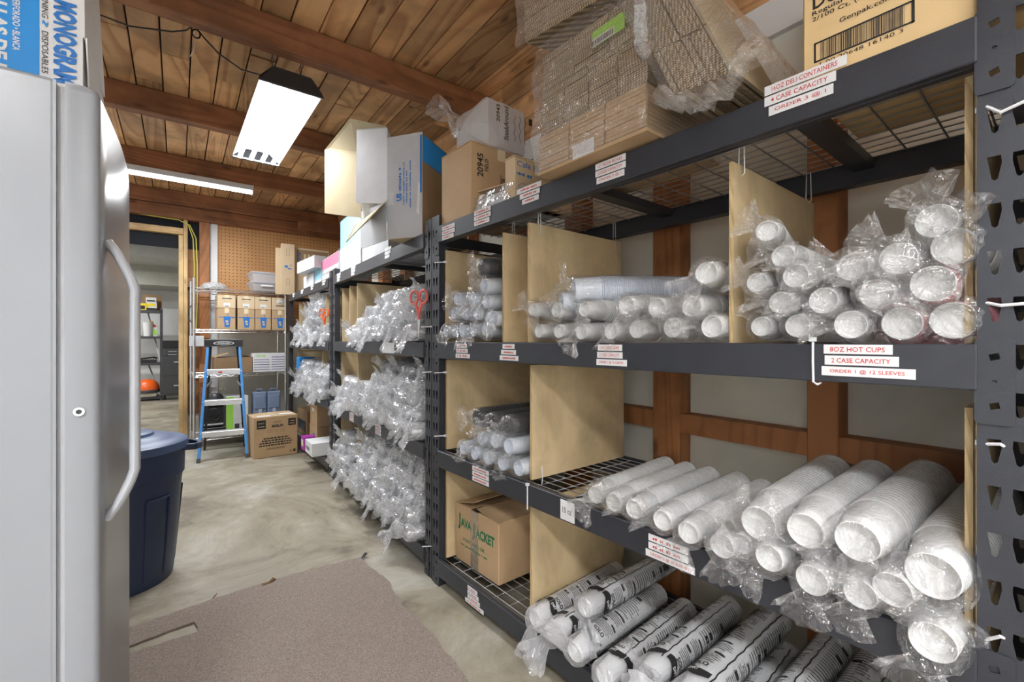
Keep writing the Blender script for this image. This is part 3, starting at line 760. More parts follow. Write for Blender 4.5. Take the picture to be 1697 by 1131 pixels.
def proto(kind, var):
    if (kind, var) in PROTO: return PROTO[(kind, var)]
    K = dict(cup=(.045, .56, 'cup_white', 'bag_film'), cupS=(.041, .50, 'cup_blueish', 'bag_film'), cupL=(.058, .60, 'cup_white', 'bag_film'), cupP=(.045, .56, 'cup_pink', 'bag_film'),
             dark=(.046, .46, 'cup_black', 'bag_film'), solo=(.046, .55, 'cup_white', 'milky_film'), clear=(.050, .52, 'clear_cup', 'thick_film'), tub=(.058, .50, 'cup_blueish', 'bag_film'))
    R, L, cm, fm = K[kind]
    if kind == 'clear': cm_ = cups_mb(R, L, .018, .11, .66, .006, 20)
    elif kind == 'dark': cm_ = lid_stack_mb(R, L)
    elif kind == 'tub': cm_ = cups_mb(R, L, .007, .10, .8, .003, 26)
    else: cm_ = cups_mb(R, L, .0145 if kind != 'cupL' else .018, .13 if kind == 'cupL' else .1, .70, .005)
    oc = cm_.build('cup_stack', ['cup_white' if cm == 'cup_pink' else cm, cm], None, True)
    dirs = (-PI/2, PI*.15, -PI*.25, PI*.4, -PI*.35, -PI*.6)
    td = dirs[var % 6]
    heavy = kind in ('clear', 'solo')
    ob = bag_mb(11*var+len(kind)*5+ord(kind[0]), R, L, tuft={'clear': .028 if var % 3 else .08, 'solo': .075, 'cupS': .015, 'dark': .02}.get(kind, .036)+(.018 if heavy else .014)*(var % 3), tdir=td, spread=(1.0 if heavy else .9),
                n=(20 if kind == 'clear' else 26), amp=(.05 if kind == 'clear' else .06 if kind == 'cupS' else .11), gather=(.78 if kind == 'clear' and var % 3 else .5 if heavy else .45), lie=(.55 if heavy else .3)).build('plastic_bag', fm, None, kind == 'clear')
    res = [oc.data, ob.data]
    pr = None
    if kind == 'solo': pr = print_mb(R, L, var).build('bag_printing', ['print_black', 'paper_white']); res.append(pr.data)
    for o in (oc, ob, pr):
        if o: bpy.data.objects.remove(o)
    PROTO[(kind, var)] = (res, R, L); return PROTO[(kind, var)]
NM = dict(cup=('bagged_cup_sleeve',), cupS=('bagged_cup_sleeve',), cupL=('bagged_cup_sleeve',), cupP=('bagged_cup_sleeve',), dark=('bagged_lid_sleeve',), solo=('printed_cup_sleeve',), clear=('clear_cup_sleeve',), tub=('bagged_tub_sleeve',))
def sleeve(kind, pos, label, group, yaw=0, pitch=0, roll=None, rk=1, var=None, sc_=1.0, length=1.0):
    v = rnd.randrange(6) if var is None else var
    (res), R, L = proto(kind, v)
    r = empty(NM[kind][0])
    roll = 0 if roll is None else roll
    M_ = Matrix.Translation(pos) @ Matrix.Rotation(RZ[rk]+yaw, 4, 'Z') @ Matrix.Rotation(-pitch, 4, 'Y') @ Matrix.Rotation(roll, 4, 'X')
    r.matrix_world = M_; r.scale = (sc_*length, sc_, sc_)
    for nm, me in zip(('cup_stack', 'plastic_bag', 'bag_printing'), res):
        o = bpy.data.objects.new(nm, me); COL.objects.link(o); o.parent = r
        if nm != 'bag_printing':
            pass
    tag(r, label, 'cup sleeve', group); return r
def smooth_split(): pass
# near rack, upper right bin: eight-ounce hot cups (picture column, row of each round end, scale)
def place(lst, X, group, fmt, kind='cup'):
    for it in lst:
        px, py, s_, row, word = it[:5]; kd = it[5] if len(it) > 5 else kind
        yaw = it[6] if len(it) > 6 else rnd.uniform(-.05, .05); pitch = it[7] if len(it) > 7 else 0
        XX = it[8] if len(it) > 8 else X
        p = onx(px, py, XX)
        sleeve(kd, p, fmt % (row, word), group, yaw, pitch, rnd.uniform(-.3, .3), 1, rnd.choice((1, 3)) if group.startswith('sleeves in the eight') else None, s_)
A = 'bottom row'; B_ = 'second row'; C_ = 'third row'; D_ = 'topmost'
place([(1261, 541, .80, A, 'next to the divider'), (1321, 540, .88, A, 'second from the divider'), (1409, 538, 1.0, A, 'middle, above the label'),
       (1494, 536, 1.08, A, 'pink-sided, second from the post', 'cupP'), (1580, 531, 1.14, A, 'pink-sided, next to the post', 'cupP'),
       (1293, 501, .86, B_, 'nearest the divider'), (1364, 498, .96, B_, 'dark-mouthed one'), (1452, 487, 1.0, B_, 'third from the divider'), (1545, 470, 1.14, B_, 'nearest the post', 'cupP'),
       (1254, 468, .80, C_, 'against the divider'), (1318, 457, .90, C_, 'second from the divider'), (1412, 442, .98, C_, 'under loose shiny film'), (1488, 428, 1.05, C_, 'second from the post'), (1581, 408, 1.12, C_, 'against the post'),
       (1271, 382, .82, D_, 'long one', 'cup', .25, .02), (1297, 424, .84, 'fourth row', 'against the divider'), (1551, 366, 1.05, D_, 'single one by the post')],
      1.225, 'sleeves in the eight-ounce hot cup bin', 'white cups in clear bag, hot cup bin, %s, %s')
place([(893, 549, .84, A, 'nearest the tall divider'), (926, 549, .84, A, 'second past the tall divider'), (963, 550, .86, A, 'third, its bag hanging low'), (1012, 549, .9, A, 'above the twelve-ounce label'),
       (1055, 546, .92, A, 'just past the twelve-ounce label'), (1114, 543, .96, A, 'second from the far divider'), (1179, 541, 1.0, A, 'nearest the far divider'),
       (883, 513, .84, B_, 'nearest the tall divider'), (922, 514, .86, B_, 'second past the tall divider'), (968, 512, .86, B_, 'third one'), (1038, 506, .95, B_, 'one under loose film'), (1088, 510, .95, B_, 'next to the film-covered one'), (1146, 508, .98, B_, 'nearest the far divider'),
       (1170, 452, 1.0, D_, 'tipped against the far divider', 'cup', .1, .02)],
      1.225, 'sleeves in the twelve-ounce bin', 'white cups in clear bag, twelve-ounce bin, %s, %s')
p = onx(950, 482, 1.27); sleeve('tub', p, 'long bagged tub stack lying askew atop the twelve-ounce bin', 'bagged tub stacks', -.62, .0, .3, 1, 1, 1.0)
p = onx(930, 500, 1.25); sleeve('tub', p, 'bagged stack of white tubs under the askew one, by the tall divider', 'bagged tub stacks', -.55, .0, 1.2, 1, 3, .75)
p = onx(741, 548, 1.21)
place([(739, 549, 1.0, A, 'beside the post'), (753, 549, .95, A, 'second from the post'), (767, 549, 1.05, A, 'middle one'), (785, 547, 1.0, A, 'fourth from the post'), (805, 546, 1.08, A, 'beside the narrow divider'),
       (752, 519, 1.0, B_, 'nearest the post'), (772, 520, 1.05, B_, 'second from the post'), (791, 519, 1.05, B_, 'third from the post'), (817, 528, 1.15, B_, 'beside the narrow divider'),
       (757, 495, 1.05, C_, 'nearest the post'), (783, 496, 1.0, C_, 'middle'), (806, 500, 1.05, C_, 'beside the divider'), (802, 473, 1.15, D_, 'with dark round opening')],
      1.22, 'sleeves in the small far bin of the near rack', 'bluish-white bagged cups, small far upper bin, %s, %s', 'cupS')
sleeve('dark', onx(797, 443, 1.24), 'dark lids in clear bag crowning the small far upper bin', 'bagged dark lids', -.25, 0, 0, 1, 1, 1.05)
# near rack, lower shelf, far bin: lids and small cups
place([(767, 743, 1.05, A, 'nearest the post'), (786, 752, 1.05, A, 'second from the post'), (808, 759, 1.1, A, 'middle'), (832, 768, 1.1, A, 'fourth from the post'), (859, 776, 1.15, A, 'beside the wide divider'),
       (797, 727, 1.05, B_, 'nearest the post'), (820, 731, 1.1, B_, 'middle'), (843, 740, 1.2, B_, 'beside the wide divider')],
      1.22, 'white lid sleeves on the lower shelf', 'white bagged lid stack, lower shelf far bin, %s, %s', 'cupS')
for (px, py), lb in zip(((790, 693), (816, 701), (843, 706)), ('nearest the post', 'middle one', 'beside the wide divider')):
    sleeve('dark', onx(px, py, 1.225), 'dark bagged lid stack on the white stacks, %s' % lb, 'bagged dark lids', .0, 0, rnd.random(), 1, 2, 1.05)
# near rack, lower shelf, long bin of white cups
zs = ZT[1]+.002
def shelfrow(lst, zoff, X, group, fmt, kind):
    for px, dx, s_, word, kd, yaw, pit in lst:
        R = proto(kd or kind, 0)[1]*s_*1.08
        p = onx(px, 565, X+dx); p.z = zs+R+zoff
        sleeve(kd or kind, p, fmt % word, group, yaw, pit, rnd.uniform(-.4, .4), 1, None, s_)
shelfrow([(986, -.01, .92, 'nearest the empty deck', 'cup', .10, 0), (1016, -.02, .92, 'second from the empty deck', 'cup', .07, 0), (1050, -.02, .93, 'third from the empty deck', 'cup', .05, 0), (1097, -.03, .95, 'fourth from the empty deck', 'cup', .04, 0),
          (1140, -.05, .95, 'fifth, its end past the beam', 'cup', .04, 0), (1196, -.06, .98, 'sixth, its end past the beam', 'cup', .05, 0)],
         0, 1.215, 'slim white cup sleeves on the lower shelf', 'slim white bagged cup stack on the lower shelf, %s', 'cup')
place([(1274, 925, 1.0, 'beneath', 'the slim stacks, nearest the label'), (1345, 962, 1.05, 'beneath', 'the largest stacks, hanging past the beam'), (1425, 985, .95, 'beneath', 'the largest stacks, at the middle'), (1478, 978, 1.05, 'beneath', 'the largest stacks, second from the post'), (1545, 1065, 1.15, 'beneath', 'them all, lowest by the nearest post')],
      1.165, 'lower layer of white cup sleeves', 'white cup stack on lower shelf, %s %s', 'cup')
place([(1256, 868, 1.0, 'first', 'from the slim stacks', 'cupL', .03, .02), (1334, 880, .95, 'second', 'under most film', 'cupL', .0, .02), (1420, 898, 1.03, 'third', 'with long bare front cup', 'cupL', -.03, .02), (1545, 955, 1.05, 'fourth', 'beside the nearest post', 'cupL', -.04, .03), (1228, 902, .8, 'small one', 'wedged before the large ones', 'cup', .05, 0)],
      1.17, 'large white cup sleeves on the lower shelf', 'large white cup stack on lower shelf, %s %s', 'cupL')
# near rack, bottom shelf: printed sleeves
zs = ZT[0]+.002
k = 0
lst = [(886, -.02, 1.0), (915, -.03, 1.0), (952, -.04, 1.0), (1000, -.05, 1.0), (1052, -.06, 1.0), (1110, -.06, 1.05), (1180, -.06, 1.05), (1262, -.05, 1.05), (1358, -.04, 1.05), (1462, -.04, 1.05), (1560, -.04, 1.0)]
for q, (px, dx, s_) in enumerate(lst):
    p = onx(px, 565, 1.22+dx); p.z = zs+.046*s_*1.1
    sleeve('solo', p, 'printed white cup sleeve on the bottom shelf, %s from the low divider' % ORD[q], 'printed cup sleeves, bottom layer', .05, 0, rnd.uniform(-PI, PI), 1, q % 5, s_)
for q, (px, zz, X, s_) in enumerate([(968, .135, 1.30, 1.05), (1072, .12, 1.2, 1.0), (1135, .14, 1.17, 1.12), (1245, .14, 1.16, 1.1), (1330, .14, 1.17, 1.15), (1450, .14, 1.16, 1.1)]):
    p = onx(px, 565, X); p.z = zs+zz
    sleeve('solo', p, 'printed cup sleeve atop the bottom shelf layer, %s from the divider' % ORD[q], 'printed cup sleeves, top layer', .02-.04*q/5, .0, rnd.uniform(-PI, PI), 1, (q+2) % 5, s_)
# middle rack: piles of clear cups
def pile(rk, y0, y1, z0, rows, group, where, top=None, x0=.0, kind='clear', dy=.103, dz=.082, dx=-.025, lim=None, length=1.0, yawj=.12):
    n = int((y1-y0)/dy+.5)
    for r_ in range(rows):
        for c in range(n):
            y = y0+dy*(c+.5)+(dy*.5 if r_ % 2 else 0)
            if y > y1-dy*.4: continue
            if top and z0+r_*dz > top(y): continue
            R = .054; zz = z0+R+r_*dz+rnd.uniform(-.006, .006)
            M_ = MR[rk] @ Vector((x0+dx+rnd.uniform(-.03, .02)+r_*.03, y+rnd.uniform(-.01, .01), zz))
            sleeve(kind, M_, '%s, %s layer, %s from near post' % (where, ORD[r_], ORD[c]), group, rnd.uniform(-.30, .04), rnd.uniform(.0, .03)+.03*min(r_, 3), rnd.uniform(-.9, .9), rk, rnd.randrange(5), rnd.uniform(.92, 1.05), length)
pile(2, .14, 1.48, ZT[2], 4, 'clear cup sleeves in the middle rack upper bin', 'clear cup sleeve in middle rack upper bin', top=lambda y: ZT[2]+.26-.22*max(0, (y-.95)/.5))
pile(2, .14, 1.46, ZT[1], 5, 'clear cup sleeves in the middle rack lower bin', 'clear cup sleeve in middle rack wide lower bin', top=lambda y: ZT[1]+.40-.22*max(0, (y-.9)/.5))
pile(2, 1.50, 1.97, ZT[1], 3, 'clear cup sleeves in the small lower bin', 'clear cup sleeve in middle rack small lower bin')
pile(2, .14, 1.46, ZT[0], 6, 'clear cup sleeves on the middle rack bottom shelf', 'clear cup sleeve on middle rack bottom shelf', top=lambda y: ZT[0]+.42-.05*max(0, (y-.9)/.5), dx=-.06)
pile(2, 1.50, 1.97, ZT[0], 4, 'clear cup sleeves at the far end of the bottom shelf', 'clear cup sleeve at bottom shelf far end', dx=-.06)
pile(3, .10, .32, ZT[2], 2, 'bagged cup sleeves in the farthest rack upper bin', 'bagged cup sleeve in farthest rack upper corner')
pile(3, .40, 1.62, ZT[2], 2, 'bagged cup sleeves in the farthest rack upper bin', 'bagged cup sleeve in farthest rack upper bin')
pile(3, .42, .95, ZT[2]+.165, 4, 'stacked bagged cup sleeves in the farthest rack upper bin', 'bagged cup sleeve in farthest rack tall stack')
pile(3, .10, 1.5, ZT[1], 4, 'bagged cup sleeves in the farthest rack lower bin', 'bagged cup sleeve in farthest rack lower bin', top=lambda y: ZT[1]+.36-.12*max(0, y-.9), dx=-.04)
# ---------------------------------------------------------------- cartons and things on the shelf tops
def P(px, py, zc): return dp(px, py, zc)
def carton(name, x0, x1, y0, y1, z0, z1, mat, label, cat='box', group=None, rk=1, rot=0, parts=True, tape=True, flaps=None):
    """closed carton; local frame centred on its base"""
    cx, cy = (x0+x1)/2, (y0+y1)/2
    r = empty(name); r.matrix_world = Matrix.Translation((cx, cy, z0)) @ Matrix.Rotation(rot, 4, 'Z')
    hx, hy, h = (x1-x0)/2, (y1-y0)/2, z1-z0
    m = MB(); m.box(-hx, hx, -hy, hy, 0, h-.004); m.build('carton_body', mat, r, bevel=.004)
    for s_ in (-1, 1):
        m = MB(); a, b = (-hx, -.002) if s_ < 0 else (.002, hx)
        m.box(a, b, -hy, hy, h-.004, h); m.build('flap', mat, r)
    if tape:
        m = MB(); m.box(-.024, .024, -hy-.0008, hy+.0008, h-.06, h+.0008); m.build('tape', 'tape', r)
    tag(r, label, cat, group); return r, hx, hy, h
def decal(r, name, mb, mats, label=None):
    o = mb.build(name, mats, r)
    if label: o['label'] = label
    return o
# gold Genpak carton at the near end of the top shelf
zt = ZT[3]+.002
p0 = onx(1330, 138, 1.225); p1 = onx(1622, 28, 1.225)
r, hx, hy, h = carton('cardboard_carton', 1.225, 1.66, .045, p0.y, zt, zt+.36, 'kraft_gold', 'gold-brown carton with black barcode frame at the near end of the top shelf', tape=False)
m = MB(); FX = -hx-.0012; U = (0,-1,0); V = (0,0,1)
def ly(px, py=70): return onx(px, py, 1.224).y-r.location.y
def lz(px, py): return onx(px, py, 1.224).z-r.location.z
def TX(st, px0, px1, py, hh, bold=.01):
    y0, y1 = ly(px0), ly(px1); m.text(st, (FX, y0, lz(px0, py)), U, V, y0-y1, hh, bold)
TX('Deli Containers', 1347, 1600, 17, .034, .015)
TX('Regular Lid', 1346, 1428, 29, .013); TX('2/100 Ct. (200 Total)', 1346, 1502, 39, .013); TX('Genpak.com', 1391, 1480, 40, .014)
ya, yb = ly(1349), ly(1516); z0_, z1_ = lz(1349, 105), lz(1349, 72)
for a, b, c, d in ((ya, ya-.004, z0_, z1_), (yb+.005, yb, z0_, z1_), (ya, yb, z0_, z0_+.004), (ya, yb, z1_-.004, z1_)): m.add([(FX, a, c), (FX, b, c), (FX, b, d), (FX, a, d)], [(0,1,2,3)])
y = ya-.013; rg = random.Random(3)
while y > yb+.017:
    w_ = rg.choice((.0006, .0009, .0014, .002)); m.add([(FX, y, z0_+.004), (FX, y-w_, z0_+.004), (FX, y-w_, z1_-.004), (FX, y, z1_-.004)], [(0,1,2,3)]); y -= w_+rg.choice((.0007, .0012, .0018))
m.text('1 00 20648 16140 3', (FX, ya-.012, z0_-.0115), U, V, (ya-yb)-.03, .0085)
decal(r, 'printing', m, 'print_black')
# leaning bundle of corrugated trays in a clear bag
x0 = 1.15
b0 = onx(1117, 153, x0); b1 = onx(1214, 117, x0)
bz = 1.985; tilt = math.radians(24)
r = tag(empty('corrugated_bundle', (x0, b1.y, bz)), 'bagged bundle of corrugated trays leaning steeply on the shrink-wrapped stack, top shelf', 'cardboard bundle')
n = 15; th = (b0.y-b1.y)/n; H = .50
rg = random.Random(5)
for q in range(n):
    y = th*q+.001; dxx = rg.uniform(-.004, .004); dl = rg.uniform(-.004, .004)
    m = MB(); segs = [(0, .165), (.170, .395), (.40, H)]
    for a, b in segs:
        c, s_ = math.cos(tilt), math.sin(tilt)
        j = rg.uniform(-.004, .004)
        A_ = [(dxx+j, y+a*s_, a*c+dl), (dxx+j, y+th*.9+a*s_, a*c+dl), (dxx+j, y+th*.9+b*s_, b*c+dl), (dxx+j, y+b*s_, b*c+dl)]
        B2 = [(.34+dxx, p_[1], p_[2]) for p_ in A_]
        m.add(A_+B2, [(0,3,2,1),(4,5,6,7),(0,1,5,4),(1,2,6,5),(2,3,7,6),(3,0,4,7)])
    m.build('tray', 'corrugated_edge' if q else 'cream', r)
m = MB(); c, s_ = math.cos(tilt), math.sin(tilt)
m.add([(-.006, -.004, -.003), (.36, -.004, -.003), (.36, -.004+H*s_, H*c), (-.006, -.004+H*s_, H*c), (-.006, -.001, -.003), (.36, -.001, -.003), (.36, -.001+H*s_, H*c), (-.006, -.001+H*s_, H*c)], [(0,1,2,3),(7,6,5,4),(0,4,5,1),(1,5,6,2),(2,6,7,3),(3,7,4,0)])
o = m.build('cover_sheet', 'cream', r); o['label'] = 'cream outer sheet'
def wrap_mb(pts_fn, nu, nv, amp, seed, freq=9, jit=.0):
    """closed crinkled film round a box-like form; pts_fn(u,v)->Vector"""
    m = MB(); vs = []; fs = []; o = Vector((seed*2.1, seed*.7, seed)); rg = random.Random(seed)
    for j in range(nv+1):
        for i in range(nu):
            p, nrm, k_ = pts_fn(i/nu, j/nv)
            d = noise.noise(p*freq+o)+.5*noise.noise(p*freq*2.6+o)
            vs.append(p+nrm*(amp*k_*(.6+d)+rg.uniform(-jit, jit)*k_))
    for j in range(nv):
        for i in range(nu): k = (i+1) % nu; fs.append((j*nu+i, j*nu+k, (j+1)*nu+k, (j+1)*nu+i))
    m.add(vs, fs); return m
def rect_loop(u, a0, a1, b0, b1):      # point on a rectangle's outline
    P4 = [(a0, b0), (a1, b0), (a1, b1), (a0, b1)]; L = [a1-a0, b1-b0, a1-a0, b1-b0]; t_ = u*sum(L)
    for k in range(4):
        if t_ <= L[k]+1e-9:
            f = t_/L[k]; p, q = P4[k], P4[(k+1) % 4]; return (p[0]+(q[0]-p[0])*f, p[1]+(q[1]-p[1])*f)
        t_ -= L[k]
    return P4[0]
def wf(u, v):                          # film round the leaning bundle, gathered at the foot
    h = -.05+v*(H+.03); a, b = rect_loop(u, -.03, .40, -.09+.07*v, th*n+.012)
    k_ = 1.0
    if h < 0: a = a*.9; b = b*.9
    p = Vector((a, b+h*s_, h*c)); ctr = Vector((.17, .08+h*s_, h*c)); return p, (p-ctr).normalized(), k_
wrap_mb(wf, 46, 16, .014, 4, 12).build('plastic_bag', 'wrap_film', r)
m = MB(); rg = random.Random(9); vs = []; N = 22      # crumpled roll of film at the foot, over the beam
pts = []
for q in range(N+1):
    t_ = q/N; pts.append((-.035+.03*noise.noise(Vector((t_*6, 1, 2)))-.015*math.sin(t_*9), .19-.27*t_, -.040-.03*abs(noise.noise(Vector((t_*7, 4, 2))))-.018*math.sin(PI*t_)+.05*(abs(t_-.5)*2)**3))
m.tube(pts, [.020+.016*noise.noise(Vector((q*.9, 3, 3))) for q in range(N+1)], 12)
m.v = [v+Vector((rg.uniform(-.006, .006), rg.uniform(-.004, .004), rg.uniform(-.007, .007))) for v in m.v]
m.build('bag_gather', 'wrap_film', r)
# shrink-wrapped stack of cardboard bundles
xs = 1.14
ya = onx(1072, 200, xs).y; yb = onx(893, 285, xs).y
r = tag(empty('shrink_wrapped_stack', (xs, ya, 1.93)), 'shrink-wrapped stack of brown corrugated bundles with a lime sticker, overhanging the top shelf', 'cardboard stack')
W = yb-ya; rg = random.Random(11)
lay = [(0, .13, .0, 3), (.135, .29, .012, 4), (.30, .43, .02, 3)]
for li, (za, zb, xo, k) in enumerate(lay):
    w1 = W/k
    for q in range(k):
        m = MB(); y0 = q*w1+.003; nn = int((zb-za)/.012)
        for s2 in range(nn):
            z_ = za+s2*(zb-za)/nn; j = rg.uniform(-.003, .003)
            m.box(xo+j, xo+.40, y0, y0+w1-.006, z_+.0008, z_+(zb-za)/nn-.0008)
        m.build('cardboard_bundle', 'corrugated_edge' if li else 'kraft', r)
m = MB(); m.box(-.004, .42, -.004, W+.004, -.016, -.004); m.build('base_sheet', 'kraft', r)
TB = Matrix.Translation((.0, .03, .445)) @ Matrix.Rotation(math.radians(7), 4, 'X') @ Matrix.Rotation(math.radians(-8), 4, 'Y')
m = MB(); m.M = TB
for s2 in range(14): j = rg.uniform(-.003, .003); m.box(-.02+j, .40, 0, W+.03, s2*.0125, s2*.0125+.011)
m.build('cardboard_bundle', 'corrugated_edge', r)
m = MB(); m.box(-.0075, -.005, W*.16, W*.43, .325, .375); m.m = 1; m.box(-.0085, -.0075, W*.24, W*.43, .325, .35); m.m = 2
for q in range(14): m.box(-.0095, -.0085, W*.25+q*.0062, W*.25+q*.0062+.003, .328, .345)
m.M = Matrix.Rotation(0, 4, 'X'); o = m.build('sticker', ['lime', 'paper_white', 'print_black'], r); o['label'] = 'lime green sticker'
m = MB(); m.box(-.0065, -.0045, W*.42, W*.62, -.012, .035); m.build('paper_label', 'paper_white', r)
def wf2(u, v):
    z_ = -.012+v*.475; a, b = rect_loop(u, -.012, .43, -.010, W+.012); 
    if v > .93: a = a*.95+.01
    p = Vector((a, b, z_)); ctr = Vector((.2, W/2, z_)); n_ = (p-ctr).normalized()
    return p, n_, (1.0 if .1 < v < .93 else .5)
wrap_mb(wf2, 60, 22, .013, 8, 14).build('shrink_film', 'wrap_film', r)
def wf3(u, v):
    z_ = -.01+v*.20; a, b = rect_loop(u, -.035, .42, -.012, W+.06); p = TB @ Vector((a, b, z_)); ctr = TB @ Vector((.2, W/2, z_)); return p, (p-ctr).normalized(), 1.0
wrap_mb(wf3, 60, 10, .016, 12, 12).build('shrink_film', 'wrap_film', r)
m = MB(); rg = random.Random(4); pts = [(-.03-.02*math.sin(q*1.3), -.005+.0*q+.012*math.sin(q), .60-.045*q) for q in range(10)]
m.tube(pts, [.013+.008*rg.random() for q in pts], 8); m.v = [v+Vector([rg.uniform(-.006, .006) for _ in range(3)]) for v in m.v]
m.build('film_seam', 'thick_film', r)
# cafe bags carton, wrapped white pack, brown 20945 carton with bag on top
pL, pR = onx(852, 330, 1.31), None
yf = 1.52
a = ony(853, 331, yf); b = ony(985, 290, yf)
r, hx, hy, h = carton('cardboard_carton', a.x, a.x+.36, yf-.0, yf+.07, zt, zt+.20, 'kraft_light', 'light kraft carton with line drawings of bags, behind the shrink-wrapped stack', tape=False)
m = MB(); FY = -hy-.0012; U2 = (1, 0, 0)
m.text('Café Bags', (-hx+.012, FY, h-.052), U2, V, .17, .032); m.marks((-hx+.012, FY, h-.085), U2, V, .09, .016)
for q in range(3):
    cx = -hx+.05+q*.09
    for k in range(3):
        pts = [(cx+(.030-.007*k)*math.cos(2*PI*t_/20), FY, .062-.012*k+(.022-.004*k)*math.sin(2*PI*t_/20)) for t_ in range(21)]; m.tube(pts, .0009, 4, False)
    m.box(cx-.012, cx+.012, FY, FY+.0005, .012, .016)
decal(r, 'printing', m, 'print_blue'); r.rotation_euler.z = .0
a = onx(787, 352, 1.26); b = onx(850, 330, 1.26)
r = tag(empty('wrapped_paper_pack', (1.26, (a.y+b.y)/2, zt)), 'low white pack wrapped in shiny clear film before the brown 20945 carton', 'pack')
hw = (a.y-b.y)/2+.01; m = MB(); m.quad((0, -hw, .10), (.3, -hw, .10), (.3, hw, .125), (0, hw, .125), .004); m.build('cover_board', 'kraft_light', r); m = MB()
for q in range(6): m.box(.0+.003*(q % 2), .30, -hw, hw, q*.013, q*.013+.012)
m.build('paper_stack', 'white', r, bevel=.003)
def wf4(u, v):
    a_, b_ = rect_loop(u, -.012, .31, -hw-.01, hw+.01); p = Vector((a_, b_, v*.088)); return p, (p-Vector((.15, 0, v*.088))).normalized(), 1.0
wrap_mb(wf4, 40, 7, .008, 3, 18).build('shrink_film', 'thick_film', r)
y1 = onx(780, 300, 1.225).y; y2 = onx(731, 300, 1.225).y
r, hx, hy, h = carton('cardboard_carton', 1.225, 1.60, y1, y2-.005, zt, 2.275, 'kraft', 'tall brown carton printed 20945 FIELD under a knotted plastic bag', tape=True)
m = MB(); FY = -hy-.0012
m.text('20945', (-hx+.075, FY, h-.165), (0,0,1), (-1,0,0), .115, .038, .02); m.text('FIELD', (-hx+.105, FY, h-.13), (0,0,1), (-1,0,0), .06, .022, .02)
m.text('HOLDER', (-hx+.215, FY, h-.27), (0,0,1), (-1,0,0), .13, .026, .02)
for a_, b_ in ((.182, .186), (.222, .226)): m.box(-hx+a_, -hx+b_, FY, FY+.0005, h-.28, h-.13)
decal(r, 'printing', m, 'print_black'); zc_ = 2.275
r = tag(empty('bagged_foam_cups', (1.31, (y1+y2)/2-.02, zc_+.002)), 'knotted clear bag of printed white foam cups sitting on the tall 20945 carton', 'bag of cups')
m = MB(); rg = random.Random(2)
def puff(u, v, A_=.17, B2=.145, C2=.23):
    th_ = 2*PI*u; t_ = v
    return None
def wf5(u, v):
    x_ = -.07+v*.36; e = min(1, v*5)**.7*min(1, (1-v)*9)**.5; e = max(e, .05)
    a_, b_ = rect_loop(u, -.135*e, .135*e, .10-.10*e, .10+.13*e); p = Vector((x_, a_, b_)); return p, (p-Vector((x_, 0, .11))).normalized(), .8
wrap_mb(wf5, 36, 14, .012, 6, 12).build('plastic_bag', 'white_film', r)
for q, (yy, zz) in enumerate(((-.075, .05), (.0, .05), (.075, .05), (-.04, .13), (.04, .13))):
    m = MB(); m.M = Matrix.Translation((.0, yy, zz)) @ Matrix.Scale(.9, 4); c_ = cups_mb(.045, .27, .014, .09); m.add([tuple(v) for v in c_.v], c_.f); m.mi = [0]*len(m.f); m.build('foam_cups', 'cup_white', r, True)
m = MB(); FY = -.152
m.text('20943', (.07, FY, .12), (0,0,1), (-1,0,0), .085, .022, .02); m.text('SteakAround', (.125, FY, .04), (0,0,1), (-1,0,0), .17, .03, .01)
for q in range(3): m.tube([(.165+q*.035+.006*math.sin(t_*1.7+q), FY, .05+t_*.015) for t_ in range(10)], .0014, 4, False)
m.box(.262, .285, FY, FY+.001, .16, .195); decal(r, 'printing', m, 'print_black')
m = MB(); pts = [(-.06, .0, .11), (-.09, .01, .13), (-.115, .02, .15), (-.15, .045, .18), (-.18, .07, .21)]; m.tube(pts, [.075, .035, .022, .05, .062], 16, False)
m.v = [v+Vector([rg.uniform(-.008, .008) for _ in range(3)]) for v in m.v]; m.build('knotted_tail', 'bag_film', r)
# jacket carton on the bottom shelf
pa, pb = onx(751, 900, 1.26), None
q0 = onz(822, 970, ZT[0]); q1 = onz(752, 922, ZT[0]); q2 = onz(872, 930, ZT[0])
w_ = (q1-q0).length; ang = math.atan2((q1-q0).y, (q1-q0).x)-PI/2
r = empty('jacket_carton', (q0.x, q0.y-.02, ZT[0]+.002), (0, 0, ang))
tag(r, 'brown carton with green brush lettering on the bottom shelf wire deck', 'box')
h = .295; D_ = .40; w_ = w_
m = MB(); m.box(0, D_, 0, w_, 0, h); m.build('carton_body', 'kraft', r, bevel=.004)
m = MB(); m.quad((0, 0, h), (D_, 0, h+.0), (D_, w_*.48, h+.012), (0, w_*.48, h+.02), .003); m.build('flap', 'kraft', r)
m = MB(); m.quad((0, w_*.54, h+.045), (D_, w_*.54, h+.055), (D_, w_, h), (0, w_, h), .003); m.build('flap', 'kraft', r)
m = MB(); m.box(.0, D_, w_*.47, w_*.56, h+.001, h+.002); m.build('opening_shade', 'black_plastic', r)  # black sheet stands in for the shade in the gap between the flaps
m = MB(); FX = -.0012
for st, y_, z_, ww, hh in (('J', .93, .165, .06, .085), ('AVA', .86, .185, .26, .045), ('J', .58, .15, .06, .085), ('ACKET', .50, .168, .42, .05)): m.text(st, (FX, w_*y_, z_), U, V, w_*ww, hh, .04)
m.text('PORTLAND OR', (FX, w_*.80, .115), U, V, w_*.5, .018, .02); m.marks((FX, w_*.86, .088), U, V, w_*.62, .011)
decal(r, 'printing', m, 'print_green')
m = MB(); m.box(-.0018, -.001, w_*.44, w_*.62, .0, h); m.box(-.0018, .07, w_*.44, w_*.62, h-.0, h+.0006); m.build('tape', 'wrap_film', r)
